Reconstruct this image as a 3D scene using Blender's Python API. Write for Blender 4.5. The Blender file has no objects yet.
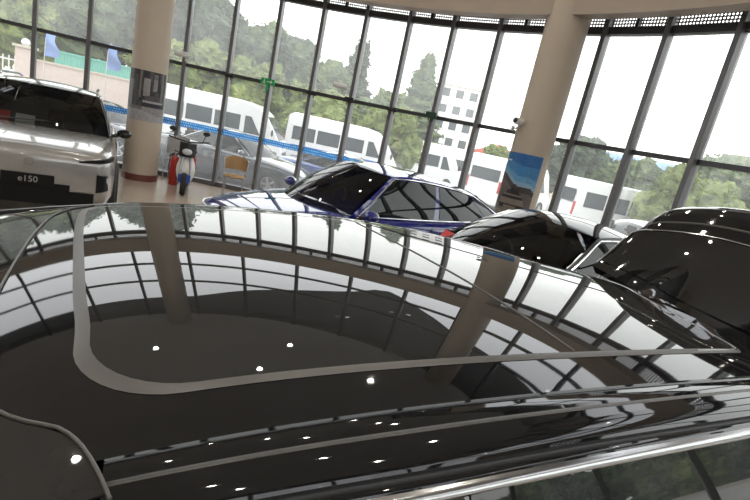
import bpy, bmesh, math, random
from mathutils import Vector, Matrix, noise
random.seed(7)
PI = math.pi
sc = bpy.context.scene
COL = sc.collection
def R(d): return math.radians(d)

# ------------------------------------------------------------------ materials
def _mat(name):
    m = bpy.data.materials.new(name); m.use_nodes = True
    nt = m.node_tree; nt.nodes.clear()
    out = nt.nodes.new('ShaderNodeOutputMaterial')
    return m, nt, out
def mat(name, col, rough=.5, metal=0., ior=1.5, var=.06, nscale=8., coat=0., bump=0., emit=None, estr=0.):
    m, nt, out = _mat(name)
    b = nt.nodes.new('ShaderNodeBsdfPrincipled')
    nt.links.new(b.outputs[0], out.inputs[0])
    b.inputs['Roughness'].default_value = rough
    b.inputs['Metallic'].default_value = metal
    b.inputs['IOR'].default_value = ior
    b.inputs['Coat Weight'].default_value = coat
    b.inputs['Coat Roughness'].default_value = .02
    tc = nt.nodes.new('ShaderNodeTexCoord'); nz = nt.nodes.new('ShaderNodeTexNoise')
    nz.inputs['Scale'].default_value = nscale; nz.inputs['Detail'].default_value = 4
    nt.links.new(tc.outputs['Object'], nz.inputs['Vector'])
    rp = nt.nodes.new('ShaderNodeValToRGB')
    rp.color_ramp.elements[0].position = .3; rp.color_ramp.elements[1].position = .7
    rp.color_ramp.elements[0].color = [max(0, c*(1-var)) for c in col]+[1]
    rp.color_ramp.elements[1].color = [min(1, c*(1+var)) for c in col]+[1]
    nt.links.new(nz.outputs['Fac'], rp.inputs['Fac'])
    nt.links.new(rp.outputs['Color'], b.inputs['Base Color'])
    if bump:
        bp = nt.nodes.new('ShaderNodeBump'); bp.inputs['Strength'].default_value = bump; bp.inputs['Distance'].default_value = .02
        nt.links.new(nz.outputs['Fac'], bp.inputs['Height']); nt.links.new(bp.outputs[0], b.inputs['Normal'])
    if emit:
        b.inputs['Emission Color'].default_value = list(emit)+[1]; b.inputs['Emission Strength'].default_value = estr
    return m
def glass_mat(name, tint, haze=.0, ior=1.45, hazecol=(.9,.92,.9)):
    m, nt, out = _mat(name)
    tr = nt.nodes.new('ShaderNodeBsdfTransparent'); tr.inputs[0].default_value = list(tint)+[1]
    gl = nt.nodes.new('ShaderNodeBsdfGlossy'); gl.inputs['Roughness'].default_value = .01
    fr = nt.nodes.new('ShaderNodeFresnel'); fr.inputs['IOR'].default_value = ior
    # milky veiling haze, mixed into the pane as a pale translucent layer
    tl = nt.nodes.new('ShaderNodeBsdfTranslucent'); tl.inputs[0].default_value = list(hazecol)+[1]
    mh = nt.nodes.new('ShaderNodeMixShader'); tc = nt.nodes.new('ShaderNodeTexCoord')
    nz = nt.nodes.new('ShaderNodeTexNoise'); nz.inputs['Scale'].default_value = .7; nz.inputs['Detail'].default_value = 5
    mr = nt.nodes.new('ShaderNodeMapRange'); mr.inputs['From Min'].default_value = .3; mr.inputs['From Max'].default_value = .7
    mr.inputs['To Min'].default_value = haze*.6; mr.inputs['To Max'].default_value = haze*1.4
    nt.links.new(tc.outputs['Object'], nz.inputs['Vector']); nt.links.new(nz.outputs['Fac'], mr.inputs['Value'])
    nt.links.new(mr.outputs[0], mh.inputs[0]); nt.links.new(tr.outputs[0], mh.inputs[1]); nt.links.new(tl.outputs[0], mh.inputs[2])
    mx = nt.nodes.new('ShaderNodeMixShader')
    nt.links.new(fr.outputs[0], mx.inputs[0]); nt.links.new(mh.outputs[0], mx.inputs[1]); nt.links.new(gl.outputs[0], mx.inputs[2])
    nt.links.new(mx.outputs[0], out.inputs[0])
    return m
def mesh_panel_mat(name):       # perforated metal sheet
    m, nt, out = _mat(name)
    tc = nt.nodes.new('ShaderNodeUVMap'); vo = nt.nodes.new('ShaderNodeTexVoronoi')
    vo.inputs['Scale'].default_value = 22; vo.inputs['Randomness'].default_value = 0
    nt.links.new(tc.outputs[0], vo.inputs['Vector'])
    lt = nt.nodes.new('ShaderNodeMath'); lt.operation = 'LESS_THAN'; lt.inputs[1].default_value = .27
    nt.links.new(vo.outputs['Distance'], lt.inputs[0])
    b = nt.nodes.new('ShaderNodeBsdfPrincipled'); b.inputs['Base Color'].default_value = (.35,.34,.34,1); b.inputs['Roughness'].default_value = .5
    tr = nt.nodes.new('ShaderNodeBsdfTransparent'); mx = nt.nodes.new('ShaderNodeMixShader')
    nt.links.new(lt.outputs[0], mx.inputs[0]); nt.links.new(b.outputs[0], mx.inputs[1]); nt.links.new(tr.outputs[0], mx.inputs[2])
    nt.links.new(mx.outputs[0], out.inputs[0]); return m
def band_mat(name):             # blue safety strip with small pale characters
    m, nt, out = _mat(name)
    uv = nt.nodes.new('ShaderNodeUVMap'); br = nt.nodes.new('ShaderNodeTexBrick')
    br.inputs['Color1'].default_value = (.75,.88,.95,1); br.inputs['Color2'].default_value = (.02,.24,.66,1); br.inputs['Mortar'].default_value = (.02,.26,.70,1)
    br.inputs['Scale'].default_value = 1; br.inputs['Brick Width'].default_value = .055; br.inputs['Row Height'].default_value = .055
    br.inputs['Mortar Size'].default_value = .016; br.inputs['Bias'].default_value = -.35
    nt.links.new(uv.outputs[0], br.inputs['Vector'])
    b = nt.nodes.new('ShaderNodeBsdfPrincipled'); b.inputs['Roughness'].default_value = .4
    nt.links.new(br.outputs[0], b.inputs['Base Color'])
    tl = nt.nodes.new('ShaderNodeBsdfTranslucent'); nt.links.new(br.outputs[0], tl.inputs[0])
    mx = nt.nodes.new('ShaderNodeMixShader'); mx.inputs[0].default_value = .5
    nt.links.new(b.outputs[0], mx.inputs[1]); nt.links.new(tl.outputs[0], mx.inputs[2]); nt.links.new(mx.outputs[0], out.inputs[0]); return m
def tile_mat(name):
    m, nt, out = _mat(name)
    tc = nt.nodes.new('ShaderNodeTexCoord'); br = nt.nodes.new('ShaderNodeTexBrick')
    br.inputs['Color1'].default_value = (.46,.38,.32,1); br.inputs['Color2'].default_value = (.43,.36,.30,1); br.inputs['Mortar'].default_value = (.30,.25,.22,1)
    br.inputs['Scale'].default_value = 1; br.inputs['Brick Width'].default_value = .8; br.inputs['Row Height'].default_value = .8; br.inputs['Mortar Size'].default_value = .004; br.offset = 0
    nt.links.new(tc.outputs['Object'], br.inputs['Vector'])
    b = nt.nodes.new('ShaderNodeBsdfPrincipled'); b.inputs['Roughness'].default_value = .15
    nt.links.new(br.outputs[0], b.inputs['Base Color']); nt.links.new(b.outputs[0], out.inputs[0]); return m
def leaf_mat(name, c1, c2, c3):
    m, nt, out = _mat(name)
    tc = nt.nodes.new('ShaderNodeTexCoord'); nz = nt.nodes.new('ShaderNodeTexNoise'); nz.inputs['Scale'].default_value = 1.6; nz.inputs['Detail'].default_value = 8
    rp = nt.nodes.new('ShaderNodeValToRGB'); e = rp.color_ramp.elements; e[0].position = .3; e[1].position = .72
    e[0].color = list(c1)+[1]; e[1].color = list(c3)+[1]; x = e.new(.52); x.color = list(c2)+[1]
    nt.links.new(tc.outputs['Object'], nz.inputs['Vector']); nt.links.new(nz.outputs['Fac'], rp.inputs['Fac'])
    d = nt.nodes.new('ShaderNodeBsdfPrincipled'); d.inputs['Roughness'].default_value = .7
    t = nt.nodes.new('ShaderNodeBsdfTranslucent'); mx = nt.nodes.new('ShaderNodeMixShader'); mx.inputs[0].default_value = .3
    nt.links.new(rp.outputs[0], d.inputs['Base Color']); nt.links.new(rp.outputs[0], t.inputs[0])
    nt.links.new(d.outputs[0], mx.inputs[1]); nt.links.new(t.outputs[0], mx.inputs[2]); nt.links.new(mx.outputs[0], out.inputs[0]); return m

M = {}
M['floor'] = tile_mat('floor_tile')
M['beige'] = mat('beige_paint', (.50,.42,.33), .55, var=.04, nscale=2)
M['beam'] = mat('beam_paint', (.40,.33,.26), .5, var=.04, nscale=2)
M['ceil'] = mat('ceiling_paint', (.68,.66,.63), .7, var=.04, nscale=1.5)
M['wall'] = mat('wall_paint', (.62,.58,.54), .7, var=.04, nscale=2)
M['maroon'] = mat('maroon_band', (.16,.05,.04), .4)
M['alu'] = mat('window_aluminium', (.15,.15,.155), .45, .3, var=.05)
M['aludark'] = mat('dark_aluminium', (.055,.055,.06), .45, .2, var=.05)
M['pane'] = glass_mat('window_pane', (.91,.93,.91), .22)
M['panelow'] = glass_mat('lower_window_pane', (.92,.94,.92), .13)
M['panehi'] = glass_mat('upper_window_pane', (.92,.93,.94), .06)
M['mesh'] = mesh_panel_mat('perforated_sheet')
M['band'] = band_mat('blue_strip')
M['black'] = mat('black_paint', (.006,.006,.0065), .03, ior=1.52, var=.1)
M['blackglass'] = mat('black_roof_glass', (.020,.020,.0195), .015, ior=1.55, var=.1)
M['sideglass'] = mat('dark_side_glass', (.006,.008,.007), .02, ior=1.45, var=.1)
M['nearglass'] = mat('coated_side_glass', (.012,.014,.013), .015, ior=1.75, var=.1)
M['seal'] = mat('rubber_seal', (.075,.07,.065), .35, var=.1)
M['trimblack'] = mat('black_trim', (.012,.012,.012), .3)
M['plastic'] = mat('black_plastic', (.015,.015,.016), .5)
M['chrome'] = mat('chrome', (.75,.75,.75), .12, 1.)
M['blue'] = mat('blue_paint', (.011,.016,.15), .05, ior=1.5, coat=1., var=.1)
M['silver'] = mat('silver_paint', (.27,.262,.25), .22, .35, coat=1., var=.03)
M['white'] = mat('white_paint', (.80,.80,.80), .25, coat=.5, var=.02)
M['whitem'] = mat('white_plastic', (.75,.75,.73), .4)
M['windglass'] = glass_mat('windscreen_glass', (.42,.44,.44), 0, 1.5)
M['grille'] = mat('black_grille', (.004,.004,.0045), .55, ior=1.3)
M['satin'] = mat('satin_chrome', (.42,.42,.42), .16, 1.)
M['cabin'] = mat('cabin_trim', (.012,.012,.013), .7)
M['tyre'] = mat('tyre_rubber', (.02,.02,.02), .8)
M['alloy'] = mat('alloy', (.45,.45,.47), .3, .9)
M['lamp'] = mat('lamp_lens', (.6,.62,.65), .1)
M['red'] = mat('red_lens', (.5,.02,.02), .15)
M['redpaint'] = mat('red_paint', (.45,.03,.025), .3)
M['redcard'] = mat('red_card', (.55,.03,.025), .5)
M['whitecard'] = mat('white_card', (.6,.6,.58), .5)
M['platebl'] = mat('blue_plate', (.03,.10,.42), .4)
M['platetxt'] = mat('plate_lettering', (.26,.26,.26), .4)
M['green'] = mat('green_sign', (.01,.30,.08), .4, emit=(.01,.3,.08), estr=.05)
M['diff'] = mat('lamp_diffuser', (.9,.9,.9), .4, emit=(1,.97,.92), estr=14)
M['ring'] = mat('lamp_ring', (.8,.8,.8), .3)
M['concrete'] = mat('outdoor_paving', (.36,.35,.33), .9, var=.15, nscale=1.2)
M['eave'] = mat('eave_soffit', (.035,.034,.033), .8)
M['leafA'] = leaf_mat('leaves_mid', (.05,.075,.03), (.115,.16,.06), (.21,.26,.10))
M['leafB'] = leaf_mat('leaves_bright', (.09,.125,.03), (.21,.26,.07), (.36,.40,.12))
M['leafC'] = leaf_mat('leaves_dark', (.035,.055,.034), (.075,.11,.062), (.14,.18,.09))
M['bark'] = mat('bark', (.08,.06,.045), .9, bump=.4)
M['cream'] = mat('cream_wall', (.52,.46,.38), .8)
M['pinkwall'] = mat('pinkish_wall', (.55,.45,.40), .8)
M['teal'] = mat('teal_sheet', (.16,.44,.36), .5)
M['blueroof'] = mat('blue_roof_sheet', (.10,.2,.4), .5)
M['redroof'] = mat('red_roof_tiles', (.5,.12,.08), .7)
M['bldwhite'] = mat('pale_render', (.62,.60,.58), .8)
M['bldwin'] = mat('building_glass', (.08,.09,.10), .2)
M['busglass'] = mat('bus_glass', (.05,.06,.07), .06)
M['busblue'] = mat('bus_blue', (.03,.12,.45), .3)
M['rattan'] = mat('rattan', (.42,.27,.13), .7, bump=.5, nscale=60)
M['steel'] = mat('steel_tube', (.5,.5,.5), .3, .8)
M['greypl'] = mat('grey_plastic', (.42,.42,.42), .5)
M['flag'] = mat('pale_blue_cloth', (.30,.42,.75), .7)
M['fence'] = mat('white_iron', (.7,.68,.64), .5)

# ------------------------------------------------------------------ mesh helpers
class MB:
    def __init__(s): s.v = []; s.f = []; s.m = []; s.uv = None
    def add(s, vs, fs, mi=0):
        o = len(s.v); s.v += [tuple(a) for a in vs]; s.f += [tuple(i+o for i in f) for f in fs]; s.m += [mi]*len(fs); return s
    def box(s, c, d, rot=None, mi=0):
        vs = []
        for sx in (-.5,.5):
            for sy in (-.5,.5):
                for sz in (-.5,.5):
                    p = Vector((sx*d[0], sy*d[1], sz*d[2]))
                    if rot is not None: p = rot @ p
                    vs.append(p+Vector(c))
        return s.add(vs, [(0,1,3,2),(4,6,7,5),(0,4,5,1),(2,3,7,6),(0,2,6,4),(1,5,7,3)], mi)
    def grid(s, fn, nu, nv, mi=0, closeu=False):
        vs = [fn(i/nu, j/nv) for i in range(nu+(0 if closeu else 1)) for j in range(nv+1)]
        n = nu if closeu else nu+1
        fs = []
        for i in range(nu):
            a = i; b = (i+1) % n
            for j in range(nv): fs.append((a*(nv+1)+j, b*(nv+1)+j, b*(nv+1)+j+1, a*(nv+1)+j+1))
        return s.add(vs, fs, mi)
    def tube(s, pts, r, n=10, mi=0, caps=True, closed=False):
        pts = [Vector(p) for p in pts]; rs = r if isinstance(r, (list,tuple)) else [r]*len(pts)
        vs = []; N = len(pts); up = None
        for i, p in enumerate(pts):
            t = (pts[(i+1) % N]-pts[i-1]) if closed else (pts[min(i+1,N-1)]-pts[max(i-1,0)])
            t.normalize()
            if up is None:
                up = Vector((0,0,1)) if abs(t.z) < .9 else Vector((1,0,0))
            a = t.cross(up)
            if a.length < 1e-5: a = t.orthogonal()
            a.normalize(); b = a.cross(t).normalized(); up = b
            for k in range(n):
                th = 2*PI*k/n; vs.append(p+(a*math.cos(th)+b*math.sin(th))*rs[i])
        fs = []
        for i in range(N if closed else N-1):
            j = (i+1) % N
            for k in range(n): fs.append((i*n+k, i*n+(k+1) % n, j*n+(k+1) % n, j*n+k))
        if caps and not closed:
            fs.append(tuple(range(n))[::-1]); fs.append(tuple((N-1)*n+k for k in range(n)))
        return s.add(vs, fs, mi)
    def lathe(s, prof, c=(0,0,0), axis='z', n=32, mi=0):
        vs = []; m = len(prof)
        for k in range(n):
            th = 2*PI*k/n
            for r, h in prof:
                a, b = r*math.cos(th), r*math.sin(th)
                p = {'z':(a,b,h), 'y':(a,h,b), 'x':(h,a,b)}[axis]
                vs.append((p[0]+c[0], p[1]+c[1], p[2]+c[2]))
        fs = []
        for k in range(n):
            for j in range(m-1): fs.append((k*m+j, ((k+1) % n)*m+j, ((k+1) % n)*m+j+1, k*m+j+1))
        return s.add(vs, fs, mi)
    def sphere(s, c, d, n=16, m=10, mi=0):
        return s.grid(lambda u, v: (c[0]+d[0]*math.sin(PI*v)*math.cos(2*PI*u), c[1]+d[1]*math.sin(PI*v)*math.sin(2*PI*u), c[2]+d[2]*math.cos(PI*v)), n, m, mi, closeu=True)
    def prism(s, poly, y0, y1, mi=0):   # poly in (x,z), extruded along y
        n = len(poly); vs = [(x,y0,z) for x, z in poly]+[(x,y1,z) for x, z in poly]
        fs = [tuple(range(n)), tuple(range(2*n-1, n-1, -1))]+[(i, (i+1) % n+0, (i+1) % n+n, i+n) for i in range(n)]
        return s.add(vs, fs, mi)
    def build(s, name, mats, parent=None, smooth=False, solid=0., bevel=0., loc=None, sub=0, merge=False, angle=40):
        me = bpy.data.meshes.new(name); me.from_pydata(s.v, [], s.f)
        for m in (mats if isinstance(mats, (list,tuple)) else [mats]): me.materials.append(m)
        me.polygons.foreach_set('material_index', s.m)
        if s.uv:
            l = me.uv_layers.new(name='UVMap')
            for lp in me.loops: l.data[lp.index].uv = s.uv[lp.vertex_index]
        bm = bmesh.new(); bm.from_mesh(me)
        if merge: bmesh.ops.remove_doubles(bm, verts=bm.verts, dist=1e-4)
        bmesh.ops.recalc_face_normals(bm, faces=bm.faces); bm.to_mesh(me); bm.free()
        o = bpy.data.objects.new(name, me); COL.objects.link(o)
        if loc: o.location = loc
        if parent: o.parent = parent
        if solid:
            md = o.modifiers.new('thickness', 'SOLIDIFY'); md.thickness = solid; md.offset = -1
            if smooth:
                md = o.modifiers.new('hard_rim', 'EDGE_SPLIT'); md.split_angle = R(60)
        if bevel:
            md = o.modifiers.new('bevel', 'BEVEL'); md.width = bevel; md.segments = 2; md.limit_method = 'ANGLE'
        if sub:
            md = o.modifiers.new('sub', 'SUBSURF'); md.levels = sub; md.render_levels = sub
        if smooth:
            me.polygons.foreach_set('use_smooth', [True]*len(me.polygons))
            try: me.set_sharp_from_angle(angle=R(angle))
            except Exception: pass
        return o
def tag(o, label=None, cat=None, group=None, kind=None):
    if label: o['label'] = label
    if cat: o['category'] = cat
    if group: o['group'] = group
    if kind: o['kind'] = kind
    return o
def empty(name, loc=(0,0,0), rz=0.):
    o = bpy.data.objects.new(name, None); COL.objects.link(o); o.location = loc; o.rotation_euler = (0,0,rz); o.empty_display_size = .1
    return o
def kids(o): return [c for c in bpy.data.objects if c.parent == o]
def copy_tree(o, parent=None):
    c = o.copy(); COL.objects.link(c)
    if parent: c.parent = parent
    for ch in kids(o): copy_tree(ch, c)
    return c
def curve(tab):     # smooth interpolation of a table of (x, y)
    xs = [a for a, b in tab]; ys = [b for a, b in tab]; n = len(xs)
    d = [(ys[i+1]-ys[i])/(xs[i+1]-xs[i]) for i in range(n-1)]
    m = [d[0]]+[0 if d[i-1]*d[i] <= 0 else 2*d[i-1]*d[i]/(d[i-1]+d[i]) for i in range(1, n-1)]+[d[-1]]
    def f(x):
        if x <= xs[0]: return ys[0]
        if x >= xs[-1]: return ys[-1]
        i = max(k for k in range(n-1) if xs[k] <= x); h = xs[i+1]-xs[i]; t = (x-xs[i])/h
        return (2*t**3-3*t*t+1)*ys[i]+(t**3-2*t*t+t)*h*m[i]+(-2*t**3+3*t*t)*ys[i+1]+(t**3-t*t)*h*m[i+1]
    return f
def lerp(a, b, t): return a+(b-a)*t

# ------------------------------------------------------------------ camera
H = 1.9
pitch, roll, fpx = R(13.417), R(12.468), 477.96
cam = bpy.data.cameras.new('camera'); co = bpy.data.objects.new('camera', cam); COL.objects.link(co)
cam.sensor_width = 36; cam.lens = fpx/750*36; cam.clip_start = .02
cp, sp, c_, s_ = math.cos(pitch), math.sin(pitch), math.cos(roll), math.sin(roll)
Rv = Vector((1,0,0)); Uv = Vector((0,sp,cp)); Fv = Vector((0,cp,-sp))
xr = c_*Rv+s_*Uv; yu = -s_*Rv+c_*Uv
co.matrix_world = Matrix(((xr.x,yu.x,-Fv.x,0),(xr.y,yu.y,-Fv.y,0),(xr.z,yu.z,-Fv.z,H),(0,0,0,1)))
sc.camera = co

# ------------------------------------------------------------------ the round hall
CX, CY, RG = -3.341, 1.955, 8.813
TH0, DTH = -.487, .105
ZT, ZTOP = 2.443, 4.116
def cyl(th, r, z): return Vector((CX+r*math.sin(th), CY+r*math.cos(th), z))
def arc_box(mb, t0, t1, r0, r1, z0, z1, n=4, mi=0):
    def fn(u, v):
        th = lerp(t0, t1, u); k = v*4
        q = [(r0,z0),(r1,z0),(r1,z1),(r0,z1),(r0,z0)][int(round(k))]
        return cyl(th, q[0], q[1])
    mb.grid(fn, n, 4, mi)
    for t in (t0, t1): mb.add([cyl(t,r0,z0),cyl(t,r1,z0),cyl(t,r1,z1),cyl(t,r0,z1)], [(0,1,2,3)], mi)
    return mb
def pane(mb, t0, t1, r, z0, z1, mi=0):
    mb.add([cyl(t0,r,z0),cyl(t1,r,z0),cyl(t1,r,z1),cyl(t0,r,z1)], [(0,1,2,3)], mi); return mb
def struct(o, label=None): o['kind'] = 'structure'; (label and tag(o, label)); return o

fl = MB(); fl.lathe([(.0,0),(9.0,0),(9.0,-.3),(0,-.3)], (CX,CY,0), n=96)
struct(fl.build('floor', M['floor']), 'beige glossy tiled showroom floor')
struct(MB().lathe([(0,7.5),(8.9,7.5),(8.9,7.75),(0,7.75)], (CX,CY,0), n=96).build('ceiling', M['ceil']), 'dim grey-beige ceiling with round downlights')
KA, KB = -8, 29          # bays of the lower glazing
def mullion(mb, th, r0, r1, w, z0, z1):
    p = cyl(th, (r0+r1)/2, (z0+z1)/2); rot = Matrix.Rotation(-th, 3, 'Z')
    mb.box(p, (w, r1-r0, z1-z0), rot)
wn = 0
for k in range(KA, KB):
    t0, t1 = TH0+k*DTH, TH0+(k+1)*DTH; wn += 1
    w = empty('window_%d' % wn, cyl((t0+t1)/2, RG, 0), 0); w['kind'] = 'structure'
    inv = Matrix.Translation(-w.location)
    def put(mb, name, m, parent=w, **kw):
        o = mb.build(name, m, None, **kw)
        o.data.transform(inv); o.parent = parent; return o
    mb = MB(); hw = .5*.075/RG
    mullion(mb, t0+.004, 8.66, 8.86, .07, 0, 4.61); put(mb, 'mullion', M['alu'], bevel=.004)
    mb = MB(); arc_box(mb, t0+hw, t1-hw+.004, 8.75, 8.83, ZT-.035, ZT+.035, 2); put(mb, 'transom', M['aludark'])
    mb = MB(); arc_box(mb, t0+hw, t1-hw+.004, 8.72, 8.86, ZTOP, ZTOP+.10, 2); put(mb, 'head_rail', M['aludark'])
    mb = MB(); arc_box(mb, t0+hw, t1-hw+.004, 8.72, 8.86, 0, .10, 2); put(mb, 'sill_rail', M['alu'])
    mb = MB(); pane(mb, t0, t1, 8.80, .1, ZT); put(mb, 'lower_pane', M['panelow'])
    mb = MB(); pane(mb, t0, t1, 8.80, ZT, ZTOP); put(mb, 'upper_pane', M['pane'])
    mb = MB(); pane(mb, t0, t1, 8.80, ZTOP+.1, 4.61); mb.uv = [(t0*RG,0),(t1*RG,0),(t1*RG,.4),(t0*RG,.4)]; put(mb, 'vent_sheet', M['mesh'])
    if k % 2 == 0:
        mb = MB(); mullion(mb, (t0+t1)/2, 8.74, 8.84, .05, ZTOP+.1, 4.61); put(mb, 'stub_post', M['aludark'])
    if 0 <= k <= 7:
        mb = MB(); pane(mb, t0+hw, t1-hw, 8.785, 1.16, 1.28); mb.uv = [(t0*RG,.0),(t1*RG,0),(t1*RG,.12),(t0*RG,.12)]; put(mb, 'blue_strip', M['band'])
TA, TB = TH0+KA*DTH, TH0+KB*DTH
# ring beam and the strip of roof between it and the glazing
mb = MB(); arc_box(mb, 0, 2*PI, 8.05, 8.30, 4.20, 4.60, 128); struct(mb.build('trim_1', M['beam'], smooth=True, angle=30), 'beige ring beam curving round the hall on the columns')
mb = MB(); arc_box(mb, 0, 2*PI, 8.25, 8.95, 4.61, 4.70, 128); struct(mb.build('trim_2', M['beam'], smooth=True, angle=30))
mb = MB(); arc_box(mb, TB, 2*PI+TA, 8.8, 9.0, 0, 4.61, 60); struct(mb.build('wall_back', M['wall'], smooth=True, angle=30), 'plain pale wall at the back of the hall')
# upper glazing
TU0, DTU = .004, .1685
for k in range(-9, 16):
    t0, t1 = TU0+k*DTU, TU0+(k+1)*DTU; wn += 1
    w = empty('window_%d' % wn, cyl((t0+t1)/2, 8.4, 4.70), 0); w['kind'] = 'structure'
    inv = Matrix.Translation(-w.location)
    mb = MB(); mullion(mb, t0, 8.34, 8.44, .07, 4.70, 7.5); put(mb, 'mullion', M['aludark'], w)
    for z in (5.226, 5.94):
        mb = MB(); arc_box(mb, t0+.004, t1-.004, 8.36, 8.43, z-.03, z+.03, 3); put(mb, 'transom', M['aludark'], w)
    mb = MB(); pane(mb, t0, (t0+t1)/2, 8.39, 4.70, 7.5); pane(mb, (t0+t1)/2, t1, 8.39, 4.70, 7.5); put(mb, 'pane', M['panehi'], w)
mb = MB(); arc_box(mb, TU0+16*DTU, 2*PI+TU0-9*DTU, 8.35, 8.55, 4.70, 7.5, 60); struct(mb.build('wall_upper', M['wall'], smooth=True, angle=30))
# eave outside the upper glazing
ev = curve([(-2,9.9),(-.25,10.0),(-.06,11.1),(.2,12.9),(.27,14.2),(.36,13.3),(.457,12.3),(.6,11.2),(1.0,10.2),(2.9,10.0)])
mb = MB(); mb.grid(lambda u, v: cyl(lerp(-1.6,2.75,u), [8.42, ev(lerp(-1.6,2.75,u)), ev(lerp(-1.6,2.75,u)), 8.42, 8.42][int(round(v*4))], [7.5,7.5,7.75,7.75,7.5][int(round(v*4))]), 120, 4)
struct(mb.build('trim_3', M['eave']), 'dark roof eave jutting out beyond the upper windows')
# columns
def raster_poster(name, c, r, thc, half, z0, z1, fn, mats, label):
    nx, nz = 44, 48; mb = MB()
    for i in range(nx):
        for j in range(nz):
            def P(a, b, rr):
                th = thc+lerp(-half, half, a/nx); return (rr*math.cos(th), rr*math.sin(th), lerp(z0, z1, b/nz)-z0)
            mb.add([P(i,j,r+.006),P(i+1,j,r+.006),P(i+1,j+1,r+.006),P(i,j+1,r+.006)], [(0,1,2,3)], fn((i+.5)/nx, (j+.5)/nz))
    o = mb.build(name, mats, solid=.004, smooth=True, merge=True); o.location = (c[0], c[1], z0)
    return tag(o, label, 'poster')
cols = [((-5.05,9.65),.325,'column_left'), ((2.17,8.2),.325,'column_right')]
for (c, r, nm) in cols:
    n = 48
    prof = [(r,0),(r,7.5)]
    o = MB().lathe(prof, (0,0,0), n=n).build(nm, M['beige'], smooth=True); o.location = (c[0],c[1],0)
    struct(o, 'round beige column on the left with a dark poster' if 'left' in nm else 'round beige column at the right with a blue-sky poster')
    MB().lathe([(r,0),(r+.012,0),(r+.012,.13),(r,.13)], n=n).build('base_band', M['maroon'], o, smooth=True)
pal1 = [mat('poster_tone_%d' % i, c, .45, var=.15, nscale=20) for i, c in enumerate([(.03,.03,.034),(.075,.072,.075),(.15,.145,.15),(.26,.25,.25),(.34,.33,.34),(.02,.02,.035),(.20,.18,.17)])]
def pic1(s, t):       # dim street scene, uprights on the left, a parked car at the right, grey road below
    if t < .22: return 4 if t < .17+.05*math.sin(5*s) else 3
    if t < .3 and s < .45: return 2
    car = (abs(s-.70) < .24 and .30 < t < .44) or (abs(s-.68) < .15 and .44 <= t < .53)
    if car:
        if abs(t-.40) < .018: return 4
        return 5 if t < .38 else 1
    if t < .30: return 3
    if s < .07: return 1
    if .36 < s < .42 and t > .45: return 6
    if .10 < s < .20 and t < .8: return 2
    if .24 < s < .34: return 1 if t < .9 else 0
    if .46 < s < .58 and .5 < t < .85: return 3
    if .66 < s < .76 and .62 < t < .95: return 3 if t < .86 else 2
    if .84 < s < .90 and t > .4: return 2
    return 0 if (int(s*14)+int(t*5)) % 3 else 1
raster_poster('poster', (-5.05,9.65), .325, math.atan2(-9.65,5.05)-.12, 1.28, 1.18, 2.12, pic1, pal1, 'dark grey street-scene poster wrapped round the left column')
pal2 = [mat('poster2_tone_%d' % i, c, .4, var=.12, nscale=20) for i, c in enumerate([(.02,.13,.36),(.05,.22,.47),(.13,.33,.55),(.26,.42,.56),(.055,.045,.045),(.13,.105,.095),(.24,.20,.17),(.03,.027,.03),(.40,.34,.29),(.70,.74,.8)])]
def pic2(s, t):       # blue sky over a brown hillside with an off-road car
    hill = .70-.22*s+.03*math.sin(9*s)
    if t > hill:
        if .08 < s < .24 and abs(t-.88) < .015: return 9
        q = (t-hill)/(1-hill); return 3 if q < .12 else 2 if q < .3 else 1 if q < .65 else 0
    if abs(s-.5) < .34:
        top = .50-.10*((s-.5)/.34)**2*2.2
        if .28 < t < top:
            if .36 < t < .40 : return 7
            if t > .41 and abs(s-.52) < .2: return 7
            return 6
        if .20 < t <= .28 and (abs(s-.28) < .07 or abs(s-.72) < .07): return 7
        if .24 < t <= .28: return 4
    if t < .16: return 8 if (int(s*9)+int(t*40)) % 3 else 6
    if t < .26: return 6
    return 4 if t > hill-.08 else 5
raster_poster('poster', (2.17,8.2), .325, math.atan2(-8.2,-2.17)-.32, 1.05, .95, 2.09, pic2, pal2, 'blue-sky poster of a car on a brown hillside on the right column')

# downlights
def downlight(loc):
    t = empty('downlight', loc)
    MB().lathe([(.075,0),(.095,-.004),(.10,0),(.10,.01),(.075,.01)], n=24).build('trim_ring', M['ring'], t, smooth=True)
    MB().lathe([(0,-.001),(.075,-.001),(.075,.008),(0,.008)], n=24).build('diffuser', M['diff'], t)
    return tag(t, 'round recessed ceiling downlight, seen only as a bright dot mirrored in the black roofs', 'ceiling light', 'ceiling downlights')
dl = downlight((-4.86,7.74,7.494))
spots = [(-1.65,8.69),(-2.02,7.2),(.55,7.47)]
for rr, n, ph in ((6.1,13,.35),(4.1,9,.1),(2.0,5,.3)):
    for i in range(n):
        th = ph+2*PI*i/n; spots.append((CX+rr*math.sin(th), CY+rr*math.cos(th)))
used = [(-4.86,7.74)]
for p in spots:
    if p not in spots[:3] and (min(math.hypot(p[0]-q[0], p[1]-q[1]) for q in used) < .9 or min(math.hypot(p[0]-q[0], p[1]-q[1]) for q in ((-2.93,6.03),(-5.65,5.34),(-1.25,7.69),(-6.87,6.93))) < .3): continue
    used.append(p); o = copy_tree(dl); o.location = (p[0],p[1],7.494)

# ------------------------------------------------------------------ fittings on the glazing
def at_th(th, r, z): return cyl(th, r, z)
def face(o, th): o.rotation_euler = (0,0,-th)
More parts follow.
